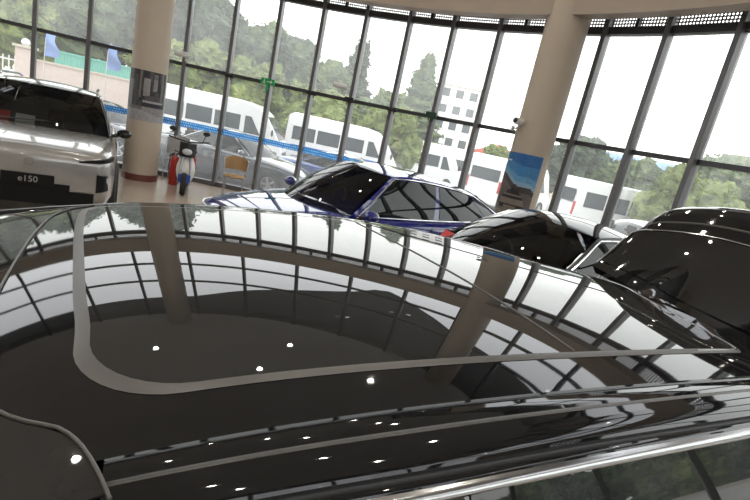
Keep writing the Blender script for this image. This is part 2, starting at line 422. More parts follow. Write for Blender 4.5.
# green exit sign
th = TH0+5*DTH+.004
t = empty('exit_sign', cyl(th, 8.58, 2.46)); face(t, th)
MB().box((0,0,0), (.30,.05,.13)).build('housing', M['green'], t, bevel=.008)
MB().box((0,.05,.0), (.06,.08,.05)).build('bracket', M['plastic'], t)
MB().box((0,-.005,-.13), (.05,.03,.10)).box((-.012,-.005,-.2), (.02,.02,.06)).build('lamp_drop', M['green'], t, bevel=.004)
mb = MB()
mb.sphere((-.07,-.028,.035), (.012,.004,.012), 10, 6); mb.box((-.07,-.028,.0), (.02,.006,.045), Matrix.Rotation(.3,3,'Y')); mb.box((-.055,-.028,-.035), (.012,.006,.04), Matrix.Rotation(-.5,3,'Y')); mb.box((-.088,-.028,-.035), (.012,.006,.04), Matrix.Rotation(.5,3,'Y'))
mb.box((.03,-.028,0), (.09,.006,.015)); mb.add([(.07,-.03,.035),(.11,-.03,0),(.07,-.03,-.035),(.07,-.025,.035),(.11,-.025,0),(.07,-.025,-.035)], [(0,1,2),(3,5,4),(0,3,4,1),(1,4,5,2),(2,5,3,0)])
mb.build('pictogram', M['whitem'], t)
tag(t, 'green emergency exit sign on the transom above the white minibuses', 'exit sign')
def camera_unit(th, z, label, aim):
    t = empty('security_camera', cyl(th, 8.55, z)); t.rotation_euler = (0,0,-th+aim)
    MB().lathe([(0,-.16),(.05,-.16),(.055,-.13),(.055,.10),(.04,.12),(0,.12)], (0,0,.06), 'x', 20).build('body', M['whitem'], t, smooth=True)
    MB().lathe([(0,-.165),(.035,-.165),(.038,-.15),(0,-.15)], (0,0,.06), 'x', 20).build('lens', M['plastic'], t, smooth=True)
    MB().tube([(.05,.0,.02),(.06,.06,-.04),(.06,.12,-.05)], .014).box((.06,.12,-.05),(.08,.02,.08)).build('bracket', M['whitem'], t, smooth=True)
    return tag(t, label, 'security camera')
camera_unit(TH0+7*DTH-.02, 2.62, 'white bullet camera on the transom left of the bushy tree', .4)
camera_unit(TH0+3*DTH+.004, 2.56, 'white bullet camera on the mullion right of the left column', .3)
t = camera_unit(0, 2.5, 'white camera on the left edge of the right column', 0); t.location = (1.82,8.02,2.5); t.rotation_euler = (0,0,.9)
def junction(th, z, d, m, label, grp=None):
    t = empty('junction_box', cyl(th, 8.62, z)); face(t, th)
    MB().box((0,0,0), d).build('case', m, t, bevel=.008)
    for sx in (-.2,.2): MB().tube([(d[0]*sx,0,-d[2]/2),(d[0]*sx,0,-d[2]/2-.05)], .012).build('cable_gland', M['plastic'], t)
    return tag(t, label, 'junction box', grp)
M['dkgreen'] = mat('dark_green_box', (.012,.05,.03), .4)
junction(TH0+4*DTH+.012, ZT-.035, (.17,.06,.07), M['plastic'], 'small black box on the transom left of the green exit sign')
junction(TH0+6*DTH+.012, ZT-.02, (.22,.06,.08), M['plastic'], 'black box on the transom midway between exit sign and bullet camera')
junction(TH0+7*DTH+.004, ZT+.0, (.20,.07,.10), M['plastic'], 'black box on the transom directly under the bullet camera')
junction(TH0+9*DTH+.004, ZT+.02, (.22,.07,.12), M['dkgreen'], 'dark green box on the transom in front of the pale flats')
junction(TH0+8*DTH+.012, ZT-.03, (.18,.06,.06), M['plastic'], 'small black box on the transom left of the dark green box')

# ------------------------------------------------------------------ generic car
SEDAN = dict(L=4.55, W=.92, belt=.93,
  w=[(0,.66),(.012,.78),(.05,.90),(.13,.975),(.3,1),(.72,1),(.88,.965),(.965,.87),(.99,.76),(1,.66)],
  zb=[(0,.32),(.04,.22),(.12,.18),(.88,.18),(.96,.26),(1,.36)],
  zs=[(0,.60),(.03,.68),(.1,.76),(.25,.86),(.5,.90),(.8,.94),(.95,.93),(1,.84)],
  zt=[(0,.64),(.03,.73),(.1,.84),(.25,.95),(.33,.98),(.6,.98),(.8,1.03),(.95,1.02),(1,.90)],
  xb0=-.82, xb1=1.55, xr0=-.02, xr1=.95, wb=.80, wr=.56, zr=1.40, crown=.06, bow=.32, bow2=.14, wheel=.325, wx=(-1.36,1.40), roofdip=.10)
def spec(**kw): d = dict(SEDAN); d.update(kw); return d
SUV = spec(L=4.45, W=.92, mmat=M['black'],
  w=[(0,.78),(.01,.86),(.035,.93),(.10,.98),(.3,1),(.75,1),(.9,.97),(.97,.92),(1,.82)],
  zb=[(0,.34),(.04,.24),(.12,.2),(.88,.22),(.96,.3),(1,.4)],
  zs=[(0,.80),(.02,.86),(.08,.91),(.25,.96),(.5,.98),(.8,1.0),(.95,1.0),(1,.9)],
  zt=[(0,.84),(.02,.91),(.07,.96),(.25,1.03),(.33,1.04),(.6,1.04),(.8,1.06),(.95,1.06),(1,.95)],
  xb0=-.80, xb1=1.95, xr0=-.05, xr1=1.62, wb=.82, wr=.62, zr=1.56, crown=.05, wheel=.36, wx=(-1.33,1.33), roofdip=.05, belt=1.0)
def make_car(name, S, paint, roofmat=None, label='', loc=(0,0), rz=0., far=False, wipers=True):
    root = empty(name, (loc[0],loc[1],0), rz); tag(root, label, 'car')
    L, W = S['L'], S['W']; fw, fzb, fzs, fzt = (curve(S[k]) for k in ('w','zb','zs','zt'))
    N = 40
    xsn = sorted(set([0,.006,.015,.03,.05,.08]+[i/N for i in range(N+1)]+[.97,.985,.994]))
    def sect(x):
        w = fw(x)*W; zb, zs, zt = fzb(x), fzs(x), fzt(x)
        return [(0,zb),(.7*w,zb),(.93*w,zb+.03),(.985*w,zb+.14),(w,lerp(zb,zs,.55)),(.99*w,zs-.12),(.965*w,zs-.035),(.92*w,zs+.01),(.8*w,lerp(zs,zt,.55)),(.5*w,lerp(zs,zt,.88)),(0,zt)]
    mb = MB(); ring = []
    for x in xsn:
        s = sect(x); ring.append([(x*L-L/2, y, z) for y, z in s]+[(x*L-L/2, -y, z) for y, z in s[-2:0:-1]])
    n = len(ring[0]); vs = [p for r_ in ring for p in r_]
    fs = [(i*n+k, i*n+(k+1) % n, (i+1)*n+(k+1) % n, (i+1)*n+k) for i in range(len(ring)-1) for k in range(n)]
    h = 10
    def cap(o): return [(o+k, o+k+1, o+(n-k-1) % n, o+(n-k) % n) for k in range(1, h)]+[(o, o+1, o+n-1)]
    fs += [tuple(f) for f in cap(0)]+[tuple(f) for f in cap((len(ring)-1)*n)]
    fs = [tuple(dict.fromkeys(f)) for f in fs]; fs = [f for f in fs if len(f) > 2]
    mb.add(vs, fs); body = mb.build('body', paint, root, smooth=True, angle=50)
    # greenhouse
    xb0,xb1,xr0,xr1,wb,wr,zr,cr,bow,bow2 = (S[k] for k in ('xb0','xb1','xr0','xr1','wb','wr','zr','crown','bow','bow2'))
    dip = S['roofdip']
    def fbelt(x): return lerp(fzs((x+L/2)/L), fzt((x+L/2)/L), .35)
    xm = xr0+.35
    def zroof(x):      # roof edge height along the car
        d = (x-xm); return zr-(dip*(d/(xr1-xm))**2 if d > 0 else .035*(d/(xr0-xm))**2)
    wq = lambda x: wb*(1-.10*max(0,(x-.3)/(xb1-.3))**2)
    wrf = lambda x: wr*(1-.10*max(0,(x-xm)/(xr1-xm))**2)
    def roofz(x, q): return zroof(x)+cr*(1-q*q)
    def roofp(u, v):
        q = 2*v-1; x = lerp(xr0-bow2*(1-q*q), xr1+bow2*.5*(1-q*q), u)
        return (x, q*wrf(x), roofz(x, q))
    MB().grid(roofp, 24, 16).build('roof', roofmat or paint, root, smooth=True, solid=.015)
    def side(sg, s, t, off=0.):
        xl = lerp(xb0, xb1, s); xu = lerp(xr0, xr1, s)
        x = lerp(xl, xu, t)+.10*math.sin(PI*t)*(-1 if s < .25 else (1 if s > .75 else 0))*0
        zl = fbelt(xl)-.03; y = lerp(wq(xl), wrf(xu), t)+.025*math.sin(PI*t)
        z = lerp(zl, zroof(xu), t)
        return (x, sg*(y+off), z+off*.4)
    def wind(front, off=0., t0=0., t1=1., q0=-1., q1=1.):
        def fn(u, v):
            q = lerp(q0, q1, v); t = lerp(t0, t1, u)
            if front: xl = xb0-bow*(1-q*q); xu = xr0-bow2*(1-q*q)
            else: xl = xb1+bow*.6*(1-q*q); xu = xr1+bow2*.5*(1-q*q)
            zl = (fbelt(xb0) if front else fbelt(xb1))-.03+.02*(1-q*q); zu = roofz(xr0 if front else xr1, q)
            y = q*lerp(wq(xb0) if front else wq(xb1), wrf(xr0) if front else wrf(xr1), t)
            b = .035*math.sin(PI*t)
            return (lerp(xl, xu, t)+(-1 if front else 1)*(off*.5+b*.4), y, lerp(zl, zu, t)+off+b)
        return fn
    MB().grid(wind(True), 10, 20).build('windshield', M['windglass'], root, smooth=True)
    MB().grid(wind(False), 10, 20).build('rear_window', M['sideglass'], root, smooth=True, solid=.006)
    for sg in (1,-1):
        MB().grid(lambda u, v: side(sg, u, v), 24, 8).build('side_frame', paint if not S.get('bframe') else M['trimblack'], root, smooth=True, solid=.01)
        # glass follows the pillars; rounded rear corner by the shape of the ruled side
        for a, b in ((.055,.44),(.475,.80),(.815,.93)):
            MB().grid(lambda u, v: side(sg, lerp(a,b,u), lerp(.10, .90 if b < .9 else lerp(.9,.72,u), v), .006), 14, 6).build('side_window', M['sideglass'], root, smooth=True, solid=.004)
        pts = [side(sg, s, .07, .012) for s in [i/20*.96+.03 for i in range(21)]]
        MB().tube(pts, .009, 6).build('belt_moulding', M['chrome'], root, smooth=True)
        pts = [side(sg, .035, t, .014) for t in (.1,.3,.5,.7,.86)]+[side(sg, s, .935, .012) for s in [.05+.83*i/16 for i in range(17)]]+[side(sg, .94, .76, .012), side(sg, .965, .5, .012), side(sg, .985, .1, .012)]
        MB().tube(pts, .010, 6).build('window_moulding', M['chrome'], root, smooth=True)
        # mirror
        mx, my, mz = xb0+S.get('mdx',.28), W*.985, fbelt(xb0)+S.get('mdz',.07)
        m = MB().sphere((mx, sg*(my+.10), mz), (.075,.105,.07), 16, 10).build('door_mirror', S.get('mmat', paint), root, smooth=True)
        MB().tube([(mx+.02, sg*(my-.16), mz-.09),(mx, sg*(my+.03), mz-.03)], .025).build('mirror_stalk', M['plastic'], m)
        MB().sphere((mx+.05, sg*(my+.10), mz), (.03,.095,.06), 14, 8).build('mirror_glass', M['chrome'], m, smooth=True)
        for xx in (-.05, .92):
            z = fzs((xx+L/2)/L)-.13
            MB().box((xx+.45, sg*(W*1.0+.008), z), (.20,.02,.03)).build('door_handle', paint, root, bevel=.008)
        # door gaps
        for xx in (xb0+.12, .22, 1.12):
            xn = (xx+L/2)/L
            MB().tube([(xx, sg*(W*fw(xn)*k+.001), z) for k, z in ((.985,.34),(1.0,.6),(.99,fzs(xn)-.12),(.965,fzs(xn)-.035))], .005, 6).build('door_gap', M['plastic'], root)
    # hood gap
    # wheels
    for wx in S['wx']:
        for sg in (1,-1):
            r = S['wheel']; y = sg*(W-.10)
            MB().lathe([(r+.045,-.02),(r+.05,.115),(r+.02,.122),(r-.02,.10),(r-.02,-.02)], (wx,sg*(W-.115) if sg > 0 else -(W-.115),r), 'y', 36).build('wheel_arch', M['plastic'], root, smooth=True) if sg > 0 else \
            MB().lathe([(r+.045,.02),(r+.05,-.115),(r+.02,-.122),(r-.02,-.10),(r-.02,.02)], (wx,-(W-.115),r), 'y', 36).build('wheel_arch', M['plastic'], root, smooth=True)
            ty = MB().lathe([(r*.62,-.11),(r*.93,-.12),(r,-.09),(r,.09),(r*.93,.12),(r*.62,.11)], (wx,y+sg*.012,r), 'y', 36).build('wheel', M['tyre'], root, smooth=True)
            mb = MB().lathe([(r*.63,-.1),(r*.66,sg*.105),(r*.58,sg*.10),(r*.55,sg*.03),(0,sg*.02)], (wx,y+sg*.012,r), 'y', 30)
            for k in range(5):
                a = 2*PI*k/5; mb.box((wx+math.cos(a)*r*.33, y+sg*.10, r+math.sin(a)*r*.33), (r*.62,.03,.05), Matrix.Rotation(-a,3,'Y'))
            mb.build('rim', M['alloy'], ty, smooth=True)
    # cabin
    xc = xb0
    MB().box((xc+.18, 0, fbelt(xc)-.05), (.75, wb*1.7, .06)).build('dashboard', M['cabin'], root, bevel=.02)
    MB().box((.35,0,.55), (2.3, wb*1.7, .06)).build('cabin_floor', M['cabin'], root)
    for sx, sy in ((.1,.36),(.1,-.36),(1.0,.36),(1.0,-.36)):
        mb = MB(); mb.box((sx,sy,.68),(.5,.46,.16)); mb.box((sx+.32,sy,.93),(.13,.46,.56),Matrix.Rotation(.25,3,'Y')); mb.box((sx+.42,sy,min(1.25, zr-.16)),(.09,.26,.15),Matrix.Rotation(.15,3,'Y'))
        mb.build('seat', M['cabin'], root, bevel=.03)
    mb = MB(); mb.tube([(xc+.62+.05*math.sin(a), .36+.18*math.cos(a), fbelt(xc)+.02+.17*math.sin(a)) for a in [2*PI*k/24 for k in range(24)]], .013, 8, closed=True)
    mb.build('steering_wheel', M['cabin'], root, smooth=True)
    mb = MB().box((xr0-.05,0,zr-.04),(.03,.22,.06)); mb.build('rear_view_mirror', M['cabin'], root, bevel=.01)
    # ends: curved patches following the nose and the tail
    def xn_for(y, front):
        lo, hi = (0,.3) if front else (1,.7)
        if fw(lo)*W >= abs(y): return lo*L-L/2
        a_, b_ = lo, hi
        for i in range(24):
            m_ = (a_+b_)/2
            if fw(m_)*W >= abs(y): b_ = m_
            else: a_ = m_
        return b_*L-L/2
    def endpatch(nm, front, y0, y1, z0, z1, m, off=.012, skew0=0., skew1=0., parent=root, solid=.02, nu=12):
        sx = -1 if front else 1
        def fn(u, v):
            y = lerp(y0, y1, u); z = lerp(z0+skew0*u, z1+skew1*u, v)
            ff = 0
            x = xn_for(y/.985 if abs(y) > .4*W else y, front); zz = (z-.5)
            return (x+sx*off, y, z)
        return MB().grid(fn, nu, 4).build(nm, m, parent, smooth=True, solid=solid, angle=60)
    root['_L'] = L
    return root, endpatch, dict(side=side, fbelt=fbelt, xn_for=xn_for, zroof=zroof, fzt=fzt)

def car_ends(ep, S, root, kind='sedan'):
    W = S['W']
    if kind == 'sedan':
        for sg in (1,-1):
            ep('headlight', True, sg*.50*W, sg*.90*W, .56, .64, M['lamp'], skew1=.05, skew0=.04)
            ep('taillight', False, sg*.42*W, sg*.88*W, .76, .88, M['red'])
        ep('grille', True, -.42*W, .42*W, .36, .52, M['plastic'])
        ep('front_plate', True, -.24, .24, .40, .51, M['platebl'], off=.03)
        ep('rear_bumper_insert', False, -.5*W, .5*W, .34, .48, M['plastic'])
        ep('rear_plate', False, -.24, .24, .56, .67, M['platebl'], off=.03)

# ---- silver crossover at the far left, nose towards the camera
ang = R(-31); d = (math.sin(ang), math.cos(ang))
sil, ep, _ = make_car('silver_crossover', SUV, M['silver'], label='silver crossover at the far left, nose on, red card behind its windscreen', loc=(-4.2+d[0]*2.225, 5.5+d[1]*2.225), rz=PI/2-ang)
for sg in (1,-1):
    ep('running_light', True, sg*.50, sg*.875, .795, .815, M['grille'], skew0=.035, skew1=.075, off=.014, solid=.03)
    ep('fog_vent', True, sg*.70, sg*.87, .44, .67, M['grille'], off=.014, solid=.03, skew0=.03, skew1=-.02)
ep('lower_grille', True, -.68, .68, .24, .42, M['grille'], off=.012)
ep('grille_slot', True, -.42, .42, .42, .50, M['grille'], off=.01)
pl = ep('front_plate', True, -.26, .26, .465, .595, M['grille'], off=.03)
for sg in (1,-1): ep('taillight', False, sg*.5, sg*.86, .78, .86, M['red'])
ep('rear_plate', False, -.24, .24, .62, .74, M['platebl'], off=.03)
tx = bpy.data.curves.new('plate_lettering', 'FONT'); tx.body = 'e150'; tx.size = .10; tx.align_x = 'CENTER'; tx.align_y = 'CENTER'; tx.extrude = .002
tmp = bpy.data.objects.new('plate_lettering', tx); COL.objects.link(tmp); tx.materials.append(M['platetxt'])
bpy.context.view_layer.update(); tme = bpy.data.meshes.new_from_object(tmp.evaluated_get(bpy.context.evaluated_depsgraph_get())); bpy.data.objects.remove(tmp)
to = bpy.data.objects.new('plate_lettering', tme); COL.objects.link(to); to.parent = pl; to.location = (-2.225-.036, 0, .53); to.rotation_euler = (PI/2, 0, -PI/2);
MB().lathe([(0,.0),(.045,.0),(.05,.008),(0,.014)], (-2.225-.012,0,.74), 'x', 20).build('badge', M['silver'], sil, smooth=True)
for sg in (1,-1):
    MB().tube([(-.2,sg*.60,1.60),(.0,sg*.61,1.625),(1.3,sg*.58,1.60),(1.5,sg*.56,1.57)], .016, 8).build('roof_rail', M['chrome'], sil, smooth=True)
MB().tube([(-1.08,.5,1.07),(-.98,.1,1.10),(-.90,-.25,1.12)], .009, 6).build('wiper', M['plastic'], sil)
def card(name, root, x, y, z, w, h, m, label, tilt=.5, yaw=0.):
    mb = MB().box((0,0,h/2), (.006,w,h))
    mb.box((.05,0,.004), (.10,w*.9,.006))
    o = mb.build(name, m, None, bevel=.001)
    o.matrix_world = root.matrix_basis @ Matrix.Translation((x,y,z)) @ Matrix.Rotation(yaw,4,'Z') @ Matrix.Rotation(tilt,4,'Y')
    return tag(o, label, 'price card')

# ---- blue sedan beyond the black roof
ang = R(50); d = (math.sin(ang), math.cos(ang))
BLU = spec(xb0=-1.12, xr0=-.40, xr1=1.42, xb1=2.12, zr=1.45, wr=.58, roofdip=.15, mdx=.20, mdz=.09)
blu, ep, _ = make_car('blue_sedan', BLU, M['blue'], label='dark blue sedan parked side on beyond the black roof', loc=(-.07,6.76), rz=PI/2-ang)
car_ends(ep, SEDAN, blu)

# ---- black sedan between the blue car and the open tailgate
BK = spec(L=4.6, W=.92, zr=1.44, crown=.06, bframe=True, mdx=.40, mdz=.03, xb0=-.95, xr0=-.10, xr1=.9, wb=.82, wr=.60)
LN = Vector((math.cos(R(28.5)), math.sin(R(28.5)))); LT = Vector((-math.sin(R(28.5)), math.cos(R(28.5))))
pc = LN*3.98+LT*3.55
mid, ep, _ = make_car('black_sedan', BK, M['black'], M['blackglass'], label='black sedan between the blue sedan and the raised tailgate', loc=(pc.x,pc.y), rz=R(28.5))
car_ends(ep, BK, mid)

# ------------------------------------------------------------------ the near black liftback
CO = [-0.02931,-0.05875,0.00223,0.02799,0.01124,0.01625,0.04737,-0.00681,-0.02493,-0.02416,-0.02038,-0.02439,-0.02879,0.00352,0.0064]
PW = [(2,0),(0,2),(1,1),(1,0),(0,1),(3,0),(0,3),(2,1),(1,2),(4,0),(0,4),(2,2),(3,1),(1,3),(5,0)]
U0, V0 = .6, 1.26          # the car's own origin inside the frame the roof was surveyed in
def RZ(u, v):
    z = 1.52; a = u-.7; b = v-1.15
    for k, (i, j) in zip(CO, PW): z += k*a**i*b**j
    return z
org = LN*U0+LT*V0
near = empty('black_liftback', (org.x, org.y, 0), R(28.5))
tag(near, 'black liftback in the foreground with a panoramic glass roof and its tailgate raised', 'car')
def Lc(u, v, z): return (u-U0, v-V0, z)
VN, VF = .584, 1.945
FV = curve([(-.3,1.862),(.8,1.862),(1.2,1.815),(1.6,1.71),(2.1,1.58)])       # far edge of the roof glass
UE = curve([(.55,1.695),(.707,1.700),(.79,1.707),(.90,1.718),(.99,1.745),(1.105,1.795),(1.295,1.93),(1.42,1.985),(1.55,2.0),(1.95,2.0)])   # bowed rear edge of the roof glass
def VX(u): return FV(u)+.083
hdr = curve([(.515,.014),(.532,.009),(.583,-.010),(.623,-.030),(.656,-.056),(.68,-.093),(.717,-.133),(.80,-.175),(1.12,-.214),(1.48,-.221),(1.73,-.208),(1.86,-.157),(1.90,-.10),(1.95,.0)])
UR = 1.90
def roofpt(u, v, dz=0.): return Lc(u, v, RZ(u, v)+dz)
def roofskin(a, b):
    vt = lerp(VN, VF, b); u = lerp(hdr(vt), UE(vt)+.11, a)
    v = VN+(vt-VN)*(VX(u)-VN)/(VF-VN); return roofpt(u, v, -.003)
MB().grid(roofskin, 80, 60).build('roof', M['black'], near, smooth=True, angle=80)
# glass outline in (u, v): rounded corners
def outline(grow=0.):
    pts = []
    seamF = curve([(.62,-.028),(.905,-.041),(1.04,-.058),(1.28,-.082),(1.55,-.106),(1.79,-.118),(1.95,-.12)])
    n0 = .703-grow*.85
    f = lambda u: FV(u)+grow
    vs = [lerp(1.862-.09, n0+.17, i/20) for i in range(21)]
    for v in vs: pts.append((seamF(v)-grow*1.1, v))
    cu = seamF(n0+.17)-grow*1.1
    for i in range(1, 11):
        a = i/10*PI/2; pts.append((cu+.16*(1-math.cos(a)), n0+.17-.17*math.sin(a)))
    re_ = UE(n0+.03)+grow
    for i in range(1, 31): pts.append((lerp(cu+.16, re_-.03, i/30), n0))
    for i in range(1, 7):
        a = i/6*PI/2; pts.append((re_-.03+.03*math.sin(a), n0+.03-.03*math.cos(a)))
    ve_ = 1.50
    for i in range(1, 25): v = lerp(n0+.03, ve_, i/24); pts.append((UE(v)+grow, v))
    uc = UE(ve_)+grow; vt_ = f(uc-.12)
    for i in range(1, 7):
        a = i/6*PI/2; pts.append((uc-.12*(1-math.cos(a)), ve_+(vt_-ve_)*math.sin(a)))
    ca = seamF(1.862-.09)-grow
    for i in range(1, 41): u = lerp(uc-.12, ca+.08, i/40); pts.append((u, f(u)))
    for i in range(1, 6):
        a = i/5*PI/2; pts.append((ca+.08-.08*math.sin(a), f(0)-.09+.09*math.cos(a)))
    return pts[:-1]
def loopstrip(o1, o2, z1, z2, name, m, parent):
    n = len(o1); vs = []
    for (a, b), (c, d_) in zip(o1, o2):
        mid_ = ((a+c)/2, (b+d_)/2)
        vs += [roofpt(a,b,z1), roofpt(*mid_, (z1+z2)/2+.0015), roofpt(c,d_,z2)]
    fs = []
    for i in range(n):
        j = (i+1) % n
        fs += [(i*3,j*3,j*3+1,i*3+1),(i*3+1,j*3+1,j*3+2,i*3+2)]
    return MB().add(vs, fs).build(name, m, parent, smooth=True, angle=80)
oin = outline(0); oout = outline(.021)
# glass panel: rows of constant v clipped to the outline
def u_lim(v):
    xs = []
    n = len(oin)
    for i in range(n):
        (a, b), (c, e) = oin[i], oin[(i+1) % n]
        if (b-v)*(e-v) <= 0 and abs(b-e) > 1e-9: xs.append(a+(c-a)*(v-b)/(e-b))
    return min(xs), max(xs)
vv = [.7032,.7045,.707,.711,.717,.725,.735,.75,.77,.79,.81,.84]+[lerp(.87,1.76,i/40) for i in range(41)]+[1.79,1.81,1.825,1.838,1.848,1.855,1.8595]
lims = [u_lim(v) for v in vv]
UD = lambda v: .972-(v-.73)*.08
def glasspanel(name, fa, fb):
    mb = MB(); nu = 48
    vs = [roofpt(lerp(fa(i), fb(i), k/nu), v, .001) for i, v in enumerate(vv) for k in range(nu+1)]
    fs = [(i*(nu+1)+k, i*(nu+1)+k+1, (i+1)*(nu+1)+k+1, (i+1)*(nu+1)+k) for i in range(len(vv)-1) for k in range(nu)]
    return mb.add(vs, fs).build(name, M['blackglass'], near, smooth=True, solid=.003, angle=80)
glasspanel('front_roof_glass', lambda i: lims[i][0], lambda i: min(UD(vv[i])-.003, lims[i][1]))
glasspanel('rear_roof_glass', lambda i: min(UD(vv[i])+.003, lims[i][1]-.002), lambda i: lims[i][1])
loopstrip(oin, oout, .001, -.002, 'roof_glass_seal', M['seal'], near)
et = [roofpt(a, b, -.0005) for a, b in outline(.009)]; k0 = next(i for i, (a, b) in enumerate(outline(.009)) if a > 1.45)
MB().tube(et[k0:k0+34], [.0035]*34, 8).build('roof_glass_edge', M['satin'], near, smooth=True)
MB().tube([roofpt(UD(v), v, .0010) for v in [lerp(.705,1.85,i/30) for i in range(31)]], .0034, 8).build('roof_divider', M['seal'], near, smooth=True)
# side: ditch moulding, cantrail, gap, bright strip (near and far side)
def zed(u, near_side): return RZ(u, VN if near_side else VF)
A0, A1 = .0, 1.95
def lon_strip(name, prof, m, sg, ua=A0, ub=A1, nu=40, parent=near, ndrop=1.):
    ve = lambda u: VN if sg < 0 else VX(u)
    taper = curve([(A0,.75),(.15,.85),(.5,1),(1.2,1.02),(1.95,.95)])
    def fn(a, b):
        u = lerp(ua, ub, a); k = b*(len(prof)-1); i = min(int(k), len(prof)-2); t = k-i
        dv = lerp(prof[i][0], prof[i+1][0], t); dz = lerp(prof[i][1], prof[i+1][1], t)
        return Lc(u, ve(u)+sg*dv*taper(u), RZ(u, ve(u))+dz)
    return MB().grid(fn, nu, (len(prof)-1)*2).build(name, m, parent, smooth=True, angle=80)
for sg in (-1, 1):
    lon_strip('ditch_groove', [(-.002,-.003),(.003,-.012),(.009,-.012),(.012,-.006)], M['black'], sg)
    lon_strip('ditch_moulding', [(.012,-.006),(.03,-.006),(.046,-.009)], M['black'], sg)
    lon_strip('cantrail_seam', [(.046,-.009),(.049,-.0135),(.053,-.0135),(.056,-.010)], M['seal'], sg)
    lon_strip('cantrail', [(.056,-.010),(.062,-.0115),(.076,-.015),(.090,-.0205),(.102,-.028),(.109,-.035)], M['black'], sg)
    lon_strip('door_gap', [(.109,-.035),(.108,-.046),(.115,-.048),(.119,-.045)], M['plastic'], sg)
    lon_strip('door_frame', [(.119,-.045),(.124,-.047),(.128,-.051)], M['black'], sg)
    lon_strip('window_moulding', [(.128,-.051),(.137,-.053),(.143,-.060),(.142,-.066)], M['satin'], sg)
    # side glass: ruled down to the belt
    ve = VN if sg < 0 else VF
    vb = .270 if sg < 0 else VF+(VN-.270)
    def sidept(u, t, off=0.):
        vv_ = VN if sg < 0 else VX(u)
        zt_ = RZ(u, vv_)-.064
        v = lerp(vv_+sg*.140, vb, t)+sg*.020*math.sin(PI*t)+sg*off; z = lerp(zt_, .97, t)
        return Lc(u-.25*t*(1 if u < .3 else 0)*0, v, z)
    for nm, ua, ub in (('front_side_window',-.05,.49),('rear_side_window',.575,1.45),('quarter_window',1.475,1.85)):
        MB().grid(lambda a, b: sidept(lerp(ua, ub, a), b, 0.), 16, 8).build(nm, M['nearglass'], near, smooth=True, solid=.005, angle=80)
    MB().grid(lambda a, b: sidept(lerp(.49,.575,a), b, .003), 4, 8).build('pillar', M['black'], near, smooth=True, solid=.006, angle=80)
    MB().grid(lambda a, b: sidept(lerp(1.45,1.475,a), b, .002), 4, 8).build('pillar', M['trimblack'], near, smooth=True, solid=.006, angle=80)
    MB().tube([Lc(u, vb+sg*.004, .972) for u in (-1.15,-.6,0,.6,1.2,1.9)], .010, 8).build('belt_moulding', M['chrome'], near, smooth=True)
    # front quarter glass and windscreen pillar
    top = Vector(Lc(.0, ve+sg*.13, RZ(0., ve)-.065)); bot = Vector(Lc(-1.28, vb+sg*(-.02), .98))
    mb = MB()
    mb.grid(lambda a, b: tuple(lerp(Vector(sidept(-.05, 1-b)), Vector(sidept(-1.15, 1.0)), a) if False else Vector(sidept(-.05,1-b)).lerp(Vector(Lc(lerp(-1.15,-.05,b), vb+(ve+sg*.140-vb)*b, lerp(.97,RZ(-.02,ve)-.064,b))), a)), 8, 8)
    mb.build('front_quarter_window', M['nearglass'], near, smooth=True, solid=.005)
    MB().tube([top.lerp(bot, t)+Vector((0,0,.05*math.sin(PI*t))) for t in [i/10 for i in range(11)]], [.034]*11, 12).build('windscreen_pillar', M['black'], near, smooth=True)
    # mirror
    my = V0+sg*1.10 if False else (vb+sg*.13)
    m_ = MB().sphere(Lc(-.82, my, 1.03), (.08,.125,.08), 18, 12).build('door_mirror', M['black'], near, smooth=True)
    MB().tube([Lc(-.78, vb+sg*.01, .95), Lc(-.80, my-sg*.04, .99)], .028).build('mirror_stalk', M['plastic'], m_)
    MB().sphere(Lc(-.76, my, 1.03), (.03,.105,.065), 16, 8).build('mirror_glass', M['chrome'], m_, smooth=True)
# windscreen from the header down to the cowl
def ws(a, b):
    v = lerp(.532, 1.93, b); q = (v-1.23)/.7
    p0 = Vector(Lc(hdr(v)-.004, v, RZ(hdr(v), v)-.003))
    vb_ = 1.26+(v-1.23)*1.32
    p2 = Vector(Lc(-1.30-.22*(1-q*q), vb_, .985+.02*(1-q*q)))
    p1 = p0+Vector((-.42,(vb_-v)*.25,-.10))
    return p0*(1-a)**2+p1*2*a*(1-a)+p2*a*a
MB().grid(lambda a, b: tuple(ws(a, b)), 24, 40).build('windshield', M['blackglass'], near, smooth=True, solid=.004, angle=80)
hp = [Lc(hdr(v)-.003, v, RZ(hdr(v), v)-.001) for v in [.52,.532,.55,.57,.59,.61,.625,.64,.656,.668,.68,.70,.717,.75]+[lerp(.8,1.9,i/24) for i in range(25)]]
MB().tube(hp, .0028, 8).build('header_seal', M['seal'], near, smooth=True)
